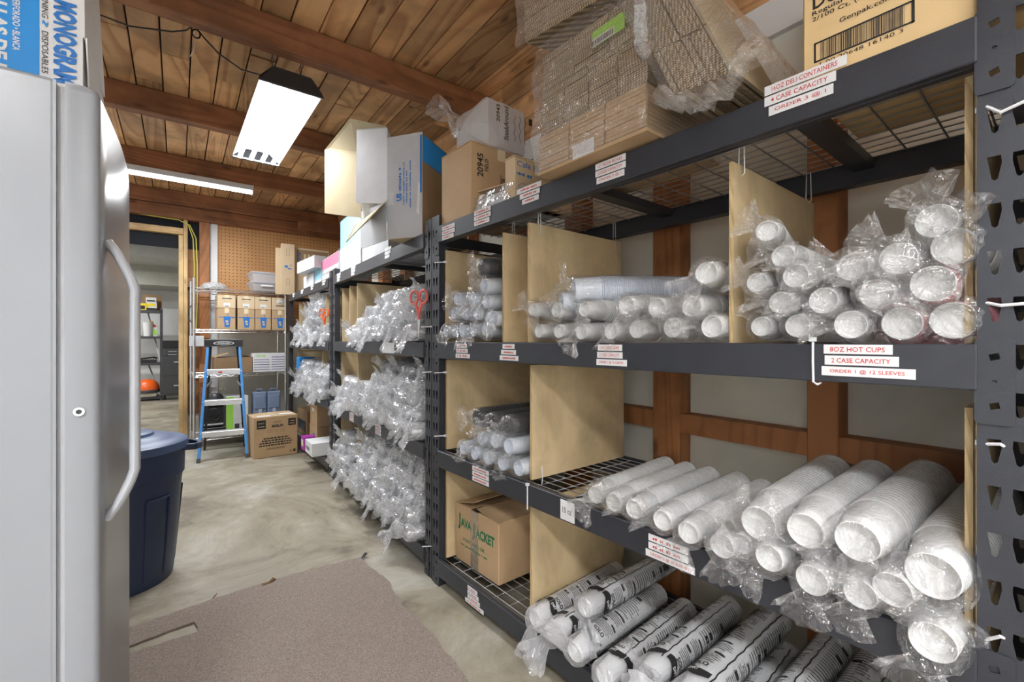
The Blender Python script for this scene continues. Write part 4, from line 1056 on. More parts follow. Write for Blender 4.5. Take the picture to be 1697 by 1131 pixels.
# ---------------------------------------------------------------- freezer
FR = math.atan2(-.037+.067, .71)
r = tag(empty('upright_freezer', (-.070, 1.212, 0), (0, 0, -FR)), 'tall white upright freezer with long curved handle, seen from its side at the near end', 'freezer')
H = 1.80; DW = .715
m = MB(); m.box(-.80, -.062, 0, DW, .04, H); m.build('cabinet', 'enamel', r, bevel=.008, seg=3)
m = MB(); m.box(-.062, -.050, .012, DW-.012, .05, H-.008); m.build('door_gasket', 'gasket', r)
m = MB(); m.box(-.0665, -.062, -.002, .0, .04, H-.004); m.build('edge_trim', 'enamel', r)
m = MB(); ny = 20; vs = []; fs = []
prof = [(-.050, .0), (-.012, .0), (-.004, .004), (-.0, .012)]+[(.012*math.sin(PI*q/10), .012+(DW-.024)*q/10) for q in range(1, 10)]+[(0, DW-.012), (-.004, DW-.004), (-.012, DW), (-.050, DW)]
for z in (.06, .068, H-.016, H-.006, H-.002):
    k_ = 0 if .065 < z < H-.01 else (.004 if z in (.06,) or z == H-.006 else .012)
    for x_, y_ in prof: vs.append((x_-k_*(x_ > -.04), y_, z))
n = len(prof)
for k in range(4):
    for i in range(n-1): fs.append((k*n+i, k*n+i+1, (k+1)*n+i+1, (k+1)*n+i))
    fs.append((k*n+n-1, k*n, (k+1)*n, (k+1)*n+n-1))
fs += [tuple(range(n))[::-1], tuple(4*n+i for i in range(n))]
m.add(vs, fs); d = m.build('door', 'enamel', r, True)
pts = []; 
for q in range(25):
    t_ = q/24; z = .925+.585*t_; bow = min(1, math.sin(PI*t_)*2.1)**.8; pts.append((.004+.045*bow, .075, z))
m = MB(); vs = []; fs = []; nn = 10
for k, p in enumerate(pts):
    a = Vector(pts[max(0, k-1)]); b = Vector(pts[min(24, k+1)]); d_ = (b-a).normalized(); x_ = Vector((0,1,0)); y_ = x_.cross(d_)
    for i in range(nn):
        a_ = 2*PI*i/nn; vs.append(Vector(p)+x_*(.021*math.cos(a_))+y_*(.010*math.sin(a_)))
for k in range(24):
    for i in range(nn): j = (i+1) % nn; fs.append((k*nn+i, k*nn+j, (k+1)*nn+j, (k+1)*nn+i))
fs += [tuple(range(nn))[::-1], tuple(24*nn+i for i in range(nn))]
m.add(vs, fs); m.build('handle', 'handle_plastic', d, True)
m = MB(); m.tube([(-.030, -.001, 1.163), (-.030, -.005, 1.163)], .0085, 18); lk = m.build('lock', 'chrome', d, True)
m = MB(); m.tube([(-.030, -.005, 1.163), (-.030, -.0062, 1.163)], .0045, 14); m.build('lock_core', 'black_plastic', d, True)
# blue and white carton on the freezer
r = tag(empty('tissue_carton', (-.106, 1.355, 1.802), (0, 0, -FR)), 'blue and white carton with sideways MONOGRAM lettering on top of the freezer', 'box')
m = MB(); m.box(-.46, 0, 0, .16, 0, .52); m.build('carton_body', 'paper_white', r)
FY = -.0012; S = .908*1.0/752*1.06
def cx_(px): return ony(px, 60, 1.355).x+.106
m = MB(); m.m = 1; m.box(-.46, cx_(65), FY, 0, 0, .52)
m.m = 2; m.text('MONOGRAM', (cx_(88), FY-.001, .224), (0,0,-1), (1,0,0), .176, cx_(128)-cx_(88), .045)
m.m = 3; m.text('DINING', (cx_(69), FY-.001, .226), (0,0,-1), (1,0,0), .05, cx_(80)-cx_(69), .0); m.text('DISPOSABLES', (cx_(69), FY-.001, .148), (0,0,-1), (1,0,0), .088, cx_(80)-cx_(69), .0)
m.m = 1; zz = .168
vs = [(cx_(70)+(cx_(80)-cx_(70))*t_/6*1.0, FY-.001, zz+.0035*math.sin(t_*1.2)-s_*.007) for s_ in (0, 1) for t_ in range(7)]; m.add(vs, [(t_, t_+1, t_+8, t_+7) for t_ in range(6)])
m.m = 0; m.text('PERFORADO • BLANCA', (cx_(20), FY-.001, .20), (0,0,-1), (1,0,0), .108, cx_(33)-cx_(20), .02)
m.text('TOALLAS DE PAPEL', (cx_(-17), FY-.001, .252), (0,0,-1), (1,0,0), .28, cx_(12)-cx_(-17), .04)
m.build('printing', ['paper_white', 'sky_blue', 'print_blue', 'print_black'], r)
m = MB(); m.quad((.004, .0, .16), (.016, .10, .12), (.026, .155, .0), (.005, .05, .0), .003); m.quad((.002, .0, .50), (.003, .0, .16), (.022, .15, .1), (.004, .15, .5), .003); m.build('side_flap', 'paper_white', r)
# ---------------------------------------------------------------- wheelie-free round bin
r = tag(empty('trash_can', (-.115, 3.24, 0)), 'round dark navy plastic trash can with a lid standing behind the freezer', 'trash can')
m = MB(); m.lathe([(.001, .012), (.225, .012), (.238, .0), (.242, .03), (.262, .25), (.277, .50), (.284, .56), (.292, .565), (.296, .72), (.285, .722), (.275, .55), (.23, .03), (.001, .025)], 48); m.build('can_body', 'navy_plastic', r, True)
for a in (.3, 1.5, -.9, -2.1, 2.7):
    m = MB(); 
    ca, sa = math.cos(a), math.sin(a)
    for da in (-.22, .22):
        m.tube([(.243*math.cos(a+da), .243*math.sin(a+da), .05), (.281*math.cos(a+da*1.0), .281*math.sin(a+da), .47)], .006, 6)
    m.tube([(.281*math.cos(a+da_), .281*math.sin(a+da_), .47) for da_ in (-.22, -.1, 0, .1, .22)], .006, 6)
    m.build('rib', 'navy_plastic', r, True)
m = MB(); m.lathe([(.001, .80), (.14, .80), (.15, .795), (.155, .782), (.22, .776), (.235, .765), (.265, .758), (.30, .752), (.308, .745), (.309, .705), (.302, .705), (.298, .742), (.001, .742)], 56)
for q in range(4):
    pass
m.box(-.05, .05, -.13, -.02, .798, .806); m.build('lid', 'blue_lid', r, True)
for a in (.05, PI+.05):
    m = MB(); ca, sa = math.cos(a), math.sin(a)
    pts = [(.29*math.cos(a+d_)+k*math.cos(a), .29*math.sin(a+d_)+k*math.sin(a), z) for d_, k, z in ((-.32, 0, .70), (-.28, .055, .695), (-.1, .075, .69), (.1, .075, .69), (.28, .055, .695), (.32, 0, .70))]
    for p, q in zip(pts[:-1], pts[1:]): m.bar(p, q, .02, .035)
    m.build('handle', 'navy_plastic', r, bevel=.003)
# ---------------------------------------------------------------- step ladder
pl, pr_ = onz(325, 767, 0), onz(413, 757, 0); mid = (pl+pr_)/2; an = math.atan2((pr_-pl).y, (pr_-pl).x)
r = tag(empty('step_ladder', (mid.x, mid.y, 0), (0, 0, an)), 'blue fibreglass step ladder with silver steps and black top cap before the wire shelf', 'ladder')
wb = (pr_-pl).length/2-.02; wt = .15; HT = 1.27; DT = .26
def rail(s_, t_): return Vector((s_*(wb+(wt-wb)*t_), DT*t_, HT*t_))
for s_ in (-1, 1):
    m = MB(); m.bar(rail(s_, 0), rail(s_, 1), .028, .075, (0,1,0)); rl = m.build('front_rail', 'ladder_blue', r, bevel=.004)
    m = MB()
    for k in range(4):
        p = rail(s_, (.30+.33*k)/HT if k < 3 else .96); m.tube([p+Vector((0, -.04, 0)), p+Vector((0, -.043, 0))], .006, 8)
    m.build('rivet', 'alu', rl); m = MB(); m.bar(rail(s_, -.005), rail(s_, .03), .034, .082, (0,1,0)); m.build('foot', 'dark_grey', rl)
    m = MB(); m.bar((s_*(wb-.02), .64, .0), (s_*.13, .31, HT-.04), .022, .05, (0,1,0)); m.build('rear_leg', 'black_plastic', r)
for k in range(3):
    t_ = (.30+.335*k)/HT; a, b = rail(-1, t_), rail(1, t_)
    m = MB(); m.box(a.x+.01, b.x-.01, a.y-.04, a.y+.055, a.z-.012, a.z+.012); m.box(a.x+.01, b.x-.01, a.y-.042, a.y-.036, a.z-.045, a.z+.012); m.build('step', 'alu', r, bevel=.002)
m = MB(); a, b = rail(-1, .97/HT), rail(1, .97/HT); m.m = 0; m.box(-.05, -.015, a.y-.0435, a.y-.042, a.z-.03, a.z-.012); m.m = 1; m.box(-.01, .06, a.y-.0435, a.y-.042, a.z-.03, a.z-.014); m.build('step_label', ['red', 'paper_white'], r)
for s_ in (-1, 1):
    m = MB(); p = rail(s_, .72); m.bar((p.x-s_*.02, p.y, p.z), (s_*.10, p.y+.0, p.z+.05), .012, .012); m.bar((p.x-s_*.01, p.y+.02, p.z-.12), (s_*.13, .42, p.z-.09), .012, .02); m.build('spreader', 'alu', r)
m = MB(); m.box(-wt-.035, wt+.035, DT-.055, DT+.16, HT-.03, HT+.045); m.box(-wt-.02, wt+.02, DT-.03, DT+.14, HT+.045, HT+.052); cpz = m.build('top_cap', 'black_plastic', r, bevel=.006)
m = MB(); m.m = 0; vs = [(.10*math.cos(2*PI*q/24), DT-.0565, HT+.005+.022*math.sin(2*PI*q/24)) for q in range(24)]; m.add(vs, [tuple(range(24))]); m.m = 1; vs = [(.088*math.cos(2*PI*q/24), DT-.0575, HT+.005+.016*math.sin(2*PI*q/24)) for q in range(24)]; m.add(vs, [tuple(range(24))])
m.m = 0; m.text('WERNER', (-.06, DT-.0585, HT-.004), (1,0,0), (0,0,1), .12, .018, .03); m.build('badge', ['white', 'dark_grey'], cpz)
# ---------------------------------------------------------------- chrome wire shelf and its load
WX0, WX1, WY, WD = .452, 1.452, 6.60, .46
r = tag(empty('wire_shelving_unit', (WX0, WY, 0)), 'chrome wire shelving unit standing against the back wall', 'shelving unit')
ww = WX1-WX0; WZ = (.13, .89, 1.436, 1.94)
for x_ in (0, ww):
    for y_ in (0, WD):
        m = MB(); m.tube([(x_, y_, .0), (x_, y_, 2.06)], .014, 10); m.build('post', 'chrome', r, True)
for k, z in enumerate(WZ):
    m = MB()
    for y_ in (0, WD):
        m.tube([(0, y_, z), (ww, y_, z)], .0045, 6); m.tube([(0, y_, z-.032), (ww, y_, z-.032)], .0045, 6)
        N = 16; m.tube([(ww*q/N, y_, z-.002 if q % 2 else z-.030) for q in range(N+1)], .004, 5)
    for x_ in (0, ww):
        m.tube([(x_, 0, z), (x_, WD, z)], .0045, 6); m.tube([(x_, 0, z-.032), (x_, WD, z-.032)], .0045, 6)
    for q in range(30): m.tube([(ww*(q+.5)/30, 0, z+.002), (ww*(q+.5)/30, WD, z+.002)], .0025, 4, False)
    m.build('wire_shelf', 'chrome', r, True)
def shelfx(px): return ony(px, 565, WY).x
fz = WZ[2]+.006
for q in range(4):
    xa, xb = [shelfx(v) for v in ((361, 391), (394, 422.5), (423, 450), (451, 477))[q]]
    nmq = ('next to the white board', 'second from it', 'third from it', 'beside the black rack')[q]
    r, hx, hy, h = carton('cup_case', xa+.002, xb-.002, WY+.01, WY+.30, fz, fz+.265, 'kraft', 'tall kraft case with blue drink-cup print on the wire shelf, %s' % nmq, group='tall cup cases on the wire shelf')
    m = MB(); FY = -hy-.0012; m.m = 0
    m.add([(-.035, FY, .15), (.040, FY, .15), (.030, FY, .03), (-.022, FY, .03)], [(0,1,2,3)]); m.box(-.042, .046, FY-.0003, FY, .150, .162); m.box(.010, .015, FY-.0003, FY, .16, .21)
    m.box(-hx+.005, -.045, FY, FY+.0005, .150, .158); m.box(.05, hx-.004, FY, FY+.0005, .150, .158)
    m.m = 1; m.box(-.014, .014, FY-.0008, FY-.0004, .09, .115); m.box(-.006, .018, FY-.0008, FY-.0004, .06, .082)
    decal(r, 'printing', m, ['print_blue', 'kraft_light'])
    r, hx, hy, h = carton('cup_case', xa+.0, xb-.0, WY+.015, WY+.29, fz+.267, fz+.43, 'kraft_light', 'short kraft carton with white label stacked on a cup case, %s' % nmq, group='short cartons on the cup cases')
    m = MB(); FY = -hy-.0012; zz = .02 if q < 3 else .09
    m.box(-.035, .035, FY, FY+.0008, zz, zz+.045); m.m = 1; m.box(-.02, .02, FY-.0004, FY, zz+.004, zz+.010); m.box(-.05, .05, FY, FY+.0005, .115 if q < 3 else .05, .125 if q < 3 else .06)
    decal(r, 'label', m, ['paper_white', 'print_black'])
fz = WZ[3]+.006
for q in range(2):
    r = tag(empty('plastic_tub', (shelfx(441), WY+.20, fz+.126*q)), 'translucent plastic storage tub on the wire shelf top, %s' % ('lower one with label' if q == 0 else 'upper one of two'), 'storage tub', 'stacked translucent tubs')
    m = MB(); vs = []
    for z, a, b in ((0, .125, .16), (.10, .15, .185), (.103, .165, .2), (.115, .165, .2)): vs += [(-a,-b,z),(a,-b,z),(a,b,z),(-a,b,z)]
    fs = [(3,2,1,0)]+[(k*4+i, k*4+(i+1) % 4, k*4+4+(i+1) % 4, k*4+4+i) for k in range(3) for i in range(4)]; m.add(vs, fs); m.build('tub_body', 'tub_plastic', r, bevel=.008)
    m = MB(); m.box(-.17, .17, -.205, .205, .112, .124); m.build('lid', 'tub_plastic', r, bevel=.004)
    if q == 0: m = MB(); m.box(-.06, .08, -.196, -.190, .065, .082); m.build('label', 'paper_white', r)
m = MB(); m.lathe([(.155, 0), (.16, .01), (.15, .03), (.11, .07), (.06, .088), (.001, .092)], 24); m.v = [v+Vector([rnd.uniform(-.004, .004) for _ in range(3)]) for v in m.v]
o = m.build('wrapped_bowls', 'thick_film'); c = ony(352, 475, WY+.2); o.location = (c.x+.02, WY+.2, fz)
tag(o, 'round film-wrapped pile of bowls on the wire shelf, post side', 'bowls')
m = MB(); [m.lathe([(.10, .012*k), (.13, .03+.012*k), (.128, .032+.012*k), (.09, .016+.012*k)], 24) for k in range(3)]
ob2 = m.build('bowl', 'paper_white', o, True)
fz = WZ[1]+.006
xa, xb = shelfx(357), shelfx(419); r, hx, hy, h = carton('cardboard_carton', xa, xb, WY+.03, WY+.40, fz, fz+.20, 'kraft_dark', 'open plain brown carton on the wire shelf behind the ladder', tape=False)
for s_ in (-1, 1): m = MB(); m.quad((s_*hx, -hy, h), (s_*hx, hy, h), (s_*hx*.25, hy, h+.055), (s_*hx*.25, -hy, h+.055), .003); m.build('flap', 'kraft', r)
xa, xb = shelfx(420), shelfx(476); r, hx, hy, h = carton('white_carton', xa, xb, WY+.02, WY+.33, fz, fz+.245, 'paper_white', 'white striped carton with green lettering on the wire shelf', tape=False)
m = MB(); FY = -hy-.0012; m.m = 1; m.marks((-hx+.02, FY, h-.045), (1,0,0), (0,0,1), .13, .022); m.m = 0
for q in range(6):
    z = .03+q*.032
    m.box(-hx+.01, -.01, FY, FY+.0006, z, z+.007) if q < 5 else None; m.box(.015, hx-.008, FY, FY+.0006, z, z+.008)
decal(r, 'printing', m, ['print_purple', 'lime'])
# power panel, tool cases and machines under the shelf
m = MB(); c0 = ony(317, 576, YW-.1); m.box(0, .155, 0, .07, 0, .135); o = m.build('electrical_box', 'white', bevel=.006); o.location = (c0.x-.03, 6.98, 1.23)
tag(o, 'white electrical box mounted on the studs beside the wire shelf', 'electrical box'); 
for q in range(2):
    xa = shelfx(422)+.165*q; r = tag(empty('tool_case', (xa+.075, WY+.12, .135)), 'blue-grey plastic tool case standing on the bottom wire shelf, %s' % ('nearer the ladder' if q == 0 else 'beside the black rack'), 'tool case', 'pair of plastic tool cases')
    m = MB(); m.box(-.078, .078, -.05, .10, .0, .50); m.build('case_shell', 'case_blue', r, bevel=.012, seg=2)
    for z0 in (.05, .28):
        m = MB(); m.box(-.062, .062, -.058, -.048, z0, z0+.17); m.build('lid_panel', 'case_blue', r, bevel=.004)
    m = MB(); m.box(-.02, .02, -.066, -.05, .225, .275); m.build('latch', 'handle_plastic', r, bevel=.003)
    m = MB(); m.tube([(-.04, 0, .50), (-.035, 0, .53), (.035, 0, .53), (.04, 0, .50)], .008, 6); m.build('handle', 'case_blue', r, True)
xa = shelfx(376); r, hx, hy, h = carton('green_carton', xa, xa+.24, WY+.05, WY+.36, .135, .60, 'paper_white', 'white carton with a lime green side behind the ladder steps', tape=False)
m = MB(); FY = -hy-.0012; m.box(-hx, -hx+.075, FY, FY+.0008, 0, h); m.m = 1; m.marks((hx-.04, FY, .08), (0,0,1), (-1,0,0), .26, .04); m.box(-hx+.09, hx-.10, FY, FY+.0006, .03, .12); decal(r, 'printing', m, ['lime', 'dark_grey'])
m = MB(); xa = shelfx(337); 
r = tag(empty('shop_machine', (xa+.11, WY+.15, .135)), 'black machine with looped hose on the bottom wire shelf behind the ladder', 'machine')
m.box(-.13, .13, -.10, .12, 0, .10); m.box(-.11, .11, -.08, .1, .10, .36); m.box(-.12, .12, -.10, .12, .36, .42); m.build('body', 'black_plastic', r, bevel=.01)
m = MB(); m.box(-.10, .10, -.105, -.095, .13, .15); m.build('trim', 'alu', r)
m = MB(); m.tube([(.075*math.cos(a), -.11, .25+.085*math.sin(a)) for a in [2*PI*q/20 for q in range(20)]], .008, 6); m.tube([(.05*math.cos(a)+.02, -.12, .26+.07*math.sin(a)) for a in [2*PI*q/20 for q in range(20)]], .007, 6); m.build('hose', 'black_plastic', r, True)
m = MB(); m.lathe([(.001, .09), (.06, .085), (.09, .05), (.095, .0), (.085, .0), (.08, .04), (.001, .07)], 20); o = m.build('dark_bowl', 'black_plastic', None, True); o.location = (shelfx(350)+.05, WY+.12, .56); tag(o, 'dark domed cover resting on the black machine', 'cover')
# printed carton on the floor, two flat ones behind
c = onz(420, 762, 0); c2 = onz(493, 751, 0); wS = (c2-c).length; aS = math.atan2((c2-c).y, (c2-c).x)
r = tag(empty('cup_carton', (c.x, c.y, 0), (0, 0, aS)), 'large brown cup carton with black printing standing on the concrete beside the ladder', 'box')
h = .455; m = MB(); m.box(0, wS, 0, .36, 0, h); m.build('carton_body', 'kraft', r, bevel=.004)
m = MB(); m.box(0, wS, .165, .195, h, h+.001); m.box(wS/2-.02, wS/2+.02, -.001, .36, h-.0, h+.0012); m.build('tape', 'tape', r)
m = MB(); FY = -.0012
m.text('DART', (wS*.44, FY, h-.075), (1,0,0), V, .08, .016, 0); m.text('SOLO', (wS*.40, FY, h-.125), (1,0,0), V, .12, .03, .06)
for q, (a, b) in enumerate(((.22, .78), (.18, .84), (.13, .88), (.12, .86))):
    x_ = wS*a
    while x_ < wS*b: l_ = rnd.uniform(.015, .035); m.box(x_, min(wS*b, x_+l_), FY, FY+.0006, .205-.026*q, .220-.026*q); x_ += l_+.006
for q, (a, b) in enumerate(((.3, .72), (.28, .70))): m.box(wS*a, wS*b, FY, FY+.0006, .10-.012*q, .104-.012*q)
m.box(wS*.07, wS*.27, FY, FY+.0006, h-.13, h-.035); m.box(wS*.78, wS*.96, FY, FY+.0006, h-.12, h-.04); m.box(wS*.90, wS*.95, FY, FY+.0006, .03, .06); m.box(wS*.82, wS*.86, FY, FY+.0006, .035, .045)
m.m = 1; m.text('SOLO', (wS*.10, FY-.0006, h-.075), (1,0,0), V, .06, .014, .02); m.box(wS*.10, wS*.24, FY-.0006, FY, h-.11, h-.102); m.text('100', (wS*.83, FY-.0006, h-.075), (1,0,0), V, .045, .014, .02); m.box(wS*.81, wS*.93, FY-.0006, FY, h-.10, h-.094)
m.m = 0
for cx in (.36, .50, .64): m.tube([(wS*cx+.02*math.cos(a), FY, h-.165+.014*math.sin(a)) for a in [2*PI*q/12 for q in range(13)]], .0009, 4, False)
decal(r, 'printing', m, ['print_black', 'kraft_light'])
m = MB(); m.box(wS*.1, wS*.4, .02, .10, h+.001, h+.003); o = m.build('paper_label', 'paper_white', r)
m = MB(); m.box(0, .14, 0, .09, 0, .004); o = m.build('flyer', 'paper_white'); o.location = (c.x+wS*.62, c.y+.06, h+.002); tag(o, 'small white leaflet lying on the printed floor carton', 'paper')
# ---------------------------------------------------------------- load on top of the middle rack
ZTT = ZT[3]+.003
# big white-grey carton lying on its side with the flaps standing open
A0, A1 = dp(641.5, 398, 2.7), dp(700, 398, 2.62); A0.z = A1.z = ZTT; hB = 1.205-.603
ux = (A1-A0).normalized(); nrm = Vector((ux.y, -ux.x, 0)); bk = -nrm if nrm.dot(Vector((0,1,0))) < 0 else nrm
Wd = (A1-A0).length; r = tag(empty('open_carton', A0), 'big grey-white carton on its side with cream flaps hanging open, top of the middle rack', 'box')
Z = Vector((0,0,1)); dd = .46
L0_ = Vector((0,0,0)); R0_ = ux*Wd
side = (bk*.9+Vector((.35, 0, 0))).normalized()*dd
m = MB(); th = .005
m.quad(L0_, R0_, R0_+Z*hB, L0_+Z*hB, th); m.build('front_panel', 'grey_box', r)
m = MB(); m.quad(R0_, R0_+side, R0_+side+Z*(hB-.07), R0_+Z*(hB-.01), th); o = m.build('side_panel', 'kraft_dark', r); o['label'] = 'brown torn side'
m = MB(); sd = side.normalized(); of = ux*.007; m.quad(R0_+Z*(hB-.17)+of, R0_+side*.5+Z*(hB-.20)+of, R0_+side*.5+Z*(hB-.05)+of, R0_+Z*(hB-.02)+of, .002); m.build('blue_band', 'sky_blue', r)
m = MB(); m.quad(R0_+ux*-.012+Z*.25+bk*-.007, R0_+Z*.25+bk*-.007, R0_+Z*(hB-.02)+bk*-.007, R0_+ux*-.012+Z*(hB-.02)+bk*-.007); m.build('blue_edge', 'print_blue', r)
m = MB(); m.quad(L0_+Z*hB, R0_+Z*(hB-.01), R0_+side+Z*(hB-.07), L0_+side+Z*(hB+.0), th); m.build('top_panel', 'sky_blue', r)
m = MB(); m.quad(L0_+side, R0_+side, R0_+side+Z*(hB-.07), L0_+side+Z*hB, th); m.build('rear_panel', 'white', r)
m = MB(); m.quad(L0_, R0_, R0_+side, L0_+side, th); m.build('bottom_panel', 'cream', r)
def rel(px, py, zc): return dp(px, py, zc)-A0
m = MB(); m.quad(rel(641.5, 337, 2.7), rel(641.5, 212, 2.7), rel(591, 216, 2.80), rel(590, 336, 2.80), th); m.build('white_flap', 'white', r)
m = MB(); m.quad(rel(641, 212, 2.705), rel(591, 216, 2.80), rel(592, 232, 3.05), rel(650, 232, 3.02), th); m.build('inner_panel', 'grey_box', r)
m = MB(); m.quad(rel(592, 256, 3.05), rel(538, 248, 3.12), rel(538, 353, 3.12), rel(600, 361, 3.05), th); m.build('cream_flap', 'cream', r)
m = MB(); m.quad(rel(538, 248, 3.12), rel(592, 256, 3.05), rel(642, 209, 2.95), rel(580, 196, 2.95), th); m.build('cream_flap', 'cream', r)
m = MB(); m.quad(rel(641, 333, 2.7), rel(574, 402, 2.66), rel(590, 372, 2.80), rel(628, 352, 2.9), th); m.build('lower_flap', 'cream', r)
m = MB(); m.quad(rel(640, 336, 2.705), rel(641, 398, 2.71), rel(600, 412, 2.95), rel(600, 350, 2.95), th); m.build('left_panel', 'grey_box', r)
m = MB(); f = bk*-.0065
def mk(u, z0, wdt, hh): m.marks(L0_+ux*(Wd*u)+Z*z0+f, Z, -ux, wdt, hh, int(u*100))
def wr(st, u, z0, wdt, hh, bold=.01): m.text(st, L0_+ux*(Wd*u)+Z*z0+f, Z, -ux, wdt, hh, bold)
wr('US', .43, .215, .045, .035, .05); mk(.43, .275, .14, .020)
mk(.52, .19, .25, .010); mk(.60, .20, .19, .010); mk(.70, .17, .28, .010)
m.build('printing', 'print_blue', r)
m = MB(); 
for q in range(7): m.box(0, 0, 0, 0, 0, 0) if False else m.quad(L0_+ux*.012+Z*(.20+.01*q)+f, L0_+ux*.05+Z*(.20+.01*q)+f, L0_+ux*.05+Z*(.205+.01*q)+f, L0_+ux*.012+Z*(.205+.01*q)+f)
m.quad(L0_+ux*(Wd*.85)+Z*.14+f, L0_+ux*(Wd*.93)+Z*.12+f, L0_+ux*(Wd*.95)+Z*.30+f, L0_+ux*(Wd*.90)+Z*.31+f); m.build('torn_paper', 'paper_white', r)
for q in range(4):
    p = dp(604+11*q, 352-6*q, 2.86); m = MB(); m.lathe([(.001, 0), (.028, 0), (.042, .10), (.045, .103), (.040, .10), (.026, .006), (.001, .006)], 18)
    o = m.build('foam_cup', 'cup_white', None, True); o.location = (p.x+.03, p.y+.02, p.z-.03); tag(o, 'white foam cup inside the open carton, %s from its mouth' % ORD[q], 'cup', 'foam cups inside the open carton')
def rcart(rk, name, x0, y0, y1, h, D, mat, label, faces=(), yaw=0, z=ZTT, flaps=False):
    r = empty(name); r.matrix_world = MR[rk] @ Matrix.Translation((x0, y0, z)) @ Matrix.Rotation(yaw, 4, 'Z')
    W_ = y1-y0; m = MB(); m.box(0, D, 0, W_, 0, h-.004); m.build('carton_body', mat, r, bevel=.003)
    for a, b in ((0, W_/2-.002), (W_/2+.002, W_)): m = MB(); m.box(0, D, a, b, h-.004, h); m.build('flap', mat, r)
    if faces: m = MB(); mats = []; 
    for it in faces:       # (face, u0, u1, z0, z1, material): face 'f' aisle side, 'n' near side
        fc, u0, u1, z0, z1, mt = it
        if mt not in mats: mats.append(mt)
        m.m = mats.index(mt); k_ = .0012+.0004*mats.index(mt)
        if fc == 'f': m.box(-k_, -.0003, W_*u0, W_*u1, h*z0, h*z1)
        else: m.box(D*u0, D*u1, -k_, -.0003, h*z0, h*z1)
    if faces: m.build('printing', mats, r)
    tag(r, label, 'box'); return r
def y2(px, rk, xl=.0):     # rack-local y on the front plane of a rotated rack at a picture column
    r_ = (px-848.5)/F_PX; d = MR[rk].inverted().to_3x3() @ Vector((SY+r_*CY, CY-r_*SY, 0)); o = MR[rk].inverted() @ Vector((0, 0, 0))
    t_ = (xl-o.x)/d.x; return o.y+d.y*t_
rcart(2, 'long_carton', .06, y2(642, 2, .06)-.02, y2(600, 2, .06), .24, .4, 'grey_box', 'grey carton under the open one with a small loose flap', [('n', .2, .8, .4, .6, 'print_blue')])
rcart(2, 'glove_carton', .05, y2(598, 2, .05), y2(564, 2, .05), .50, .22, 'light_blue', 'tall white and pale blue carton beside the open grey carton, top of middle rack', [('f', .0, 1, .0, .48, 'paper_white'), ('n', .0, 1, .0, .30, 'paper_white'), ('n', .0, .12, .0, 1, 'paper_white'), ('n', .45, .85, .1, .18, 'print_black'), ('f', .1, .7, .1, .2, 'grey_box')])
rcart(2, 'pink_carton', .05, y2(561, 2, .05), y2(531, 2, .05), .245, .3, 'paper_white', 'white carton with a pink panel on the top shelf of the middle rack', [('f', .0, 1, .55, .98, 'pink'), ('f', .1, .9, .1, .14, 'grey_box'), ('f', .0, 1, .35, .39, 'grey_box'), ('n', .2, .5, .2, .8, 'grey_box')])
rcart(3, 'blue_label_carton', .05, y2(533, 3, .05), y2(520, 3, .05), .17, .22, 'light_blue', 'small pale blue and white carton at the near end of the farthest rack top', [('f', .0, 1, .0, .35, 'paper_white'), ('n', .1, .9, .4, .6, 'sky_blue')])
rcart(3, 'white_box', .03, y2(519, 3, .03), y2(503, 3, .03), .155, .12, 'white', 'small white box lying under another white box, farthest rack top')
rcart(3, 'white_box', -.02, y2(521, 3, -.02), y2(500, 3, -.02), .13, .12, 'white', 'small white box stacked tilted on another white box, farthest rack top', yaw=.08, z=ZTT+.17)
for k, (pa, pb, yt, yb, dxx, mt, lb, mk) in enumerate([(466, 488, 388, 472, .02, 'kraft_light', 'flattened kraft carton with two oval cut-outs standing at the farthest rack end', 1), (457, 466, 397, 474, .03, 'kraft_light', 'narrow flattened kraft carton at the very end of the farthest rack', 0), (489, 545, 392, 470, .06, 'kraft_light', 'flattened kraft carton with a dark printed panel behind the small white boxes', 2)]):
    Yp = (6.45, 6.5, 6.5)[k]; p0_, p1_ = ony(pa, yb, Yp), ony(pb, yb, Yp); h = (yb-yt)/752*(Yp/(CY-((pa+pb)/2-848.5)/F_PX*SY))
    r = tag(empty('flattened_carton', (p0_.x, Yp, ZTT)), lb, 'flattened box'); W_ = p1_.x-p0_.x
    for q in range(2 if k else 3): m = MB(); m.box(0, W_, q*.012, q*.012+.009, 0, h-.01*q); m.build('cardboard_sheet', mt, r)
    m = MB(); m.m = 0
    if mk == 1:
        for zc_ in (h*.25, h*.83): m.tube([(W_*.5+.018*max(-1, min(1, 1.6*math.cos(a))), -.001, zc_+.042*max(-1, min(1, 1.4*math.sin(a)))) for a in [2*PI*q/16 for q in range(17)]], .0014, 4, False)
        m.m = 1; m.box(W_*.25, W_*.5, -.0012, 0, h*.53, h*.57); m.box(W_*.5, W_*.75, -.0012, 0, h*.50, h*.52); m.box(W_*.7, W_*.75, -.0012, 0, h*.56, h*.60)
    if mk == 2:
        m.box(W_*.05, W_*.98, -.0006, 0, h*.60, h*.96); m.m = 2
        for q in range(7): m.box(W_*.25+q*.05, W_*.25+q*.05+.028, -.0012, -.0004, h*(.66), h*(.88))
        m.m = 1
        for q in range(3): m.box(W_*.09, W_*.15, -.0012, -.0004, h*(.64+.1*q), h*(.70+.1*q))
    if mk: m.build('printing', ['kraft_dark', 'print_blue', 'kraft_light'], r)
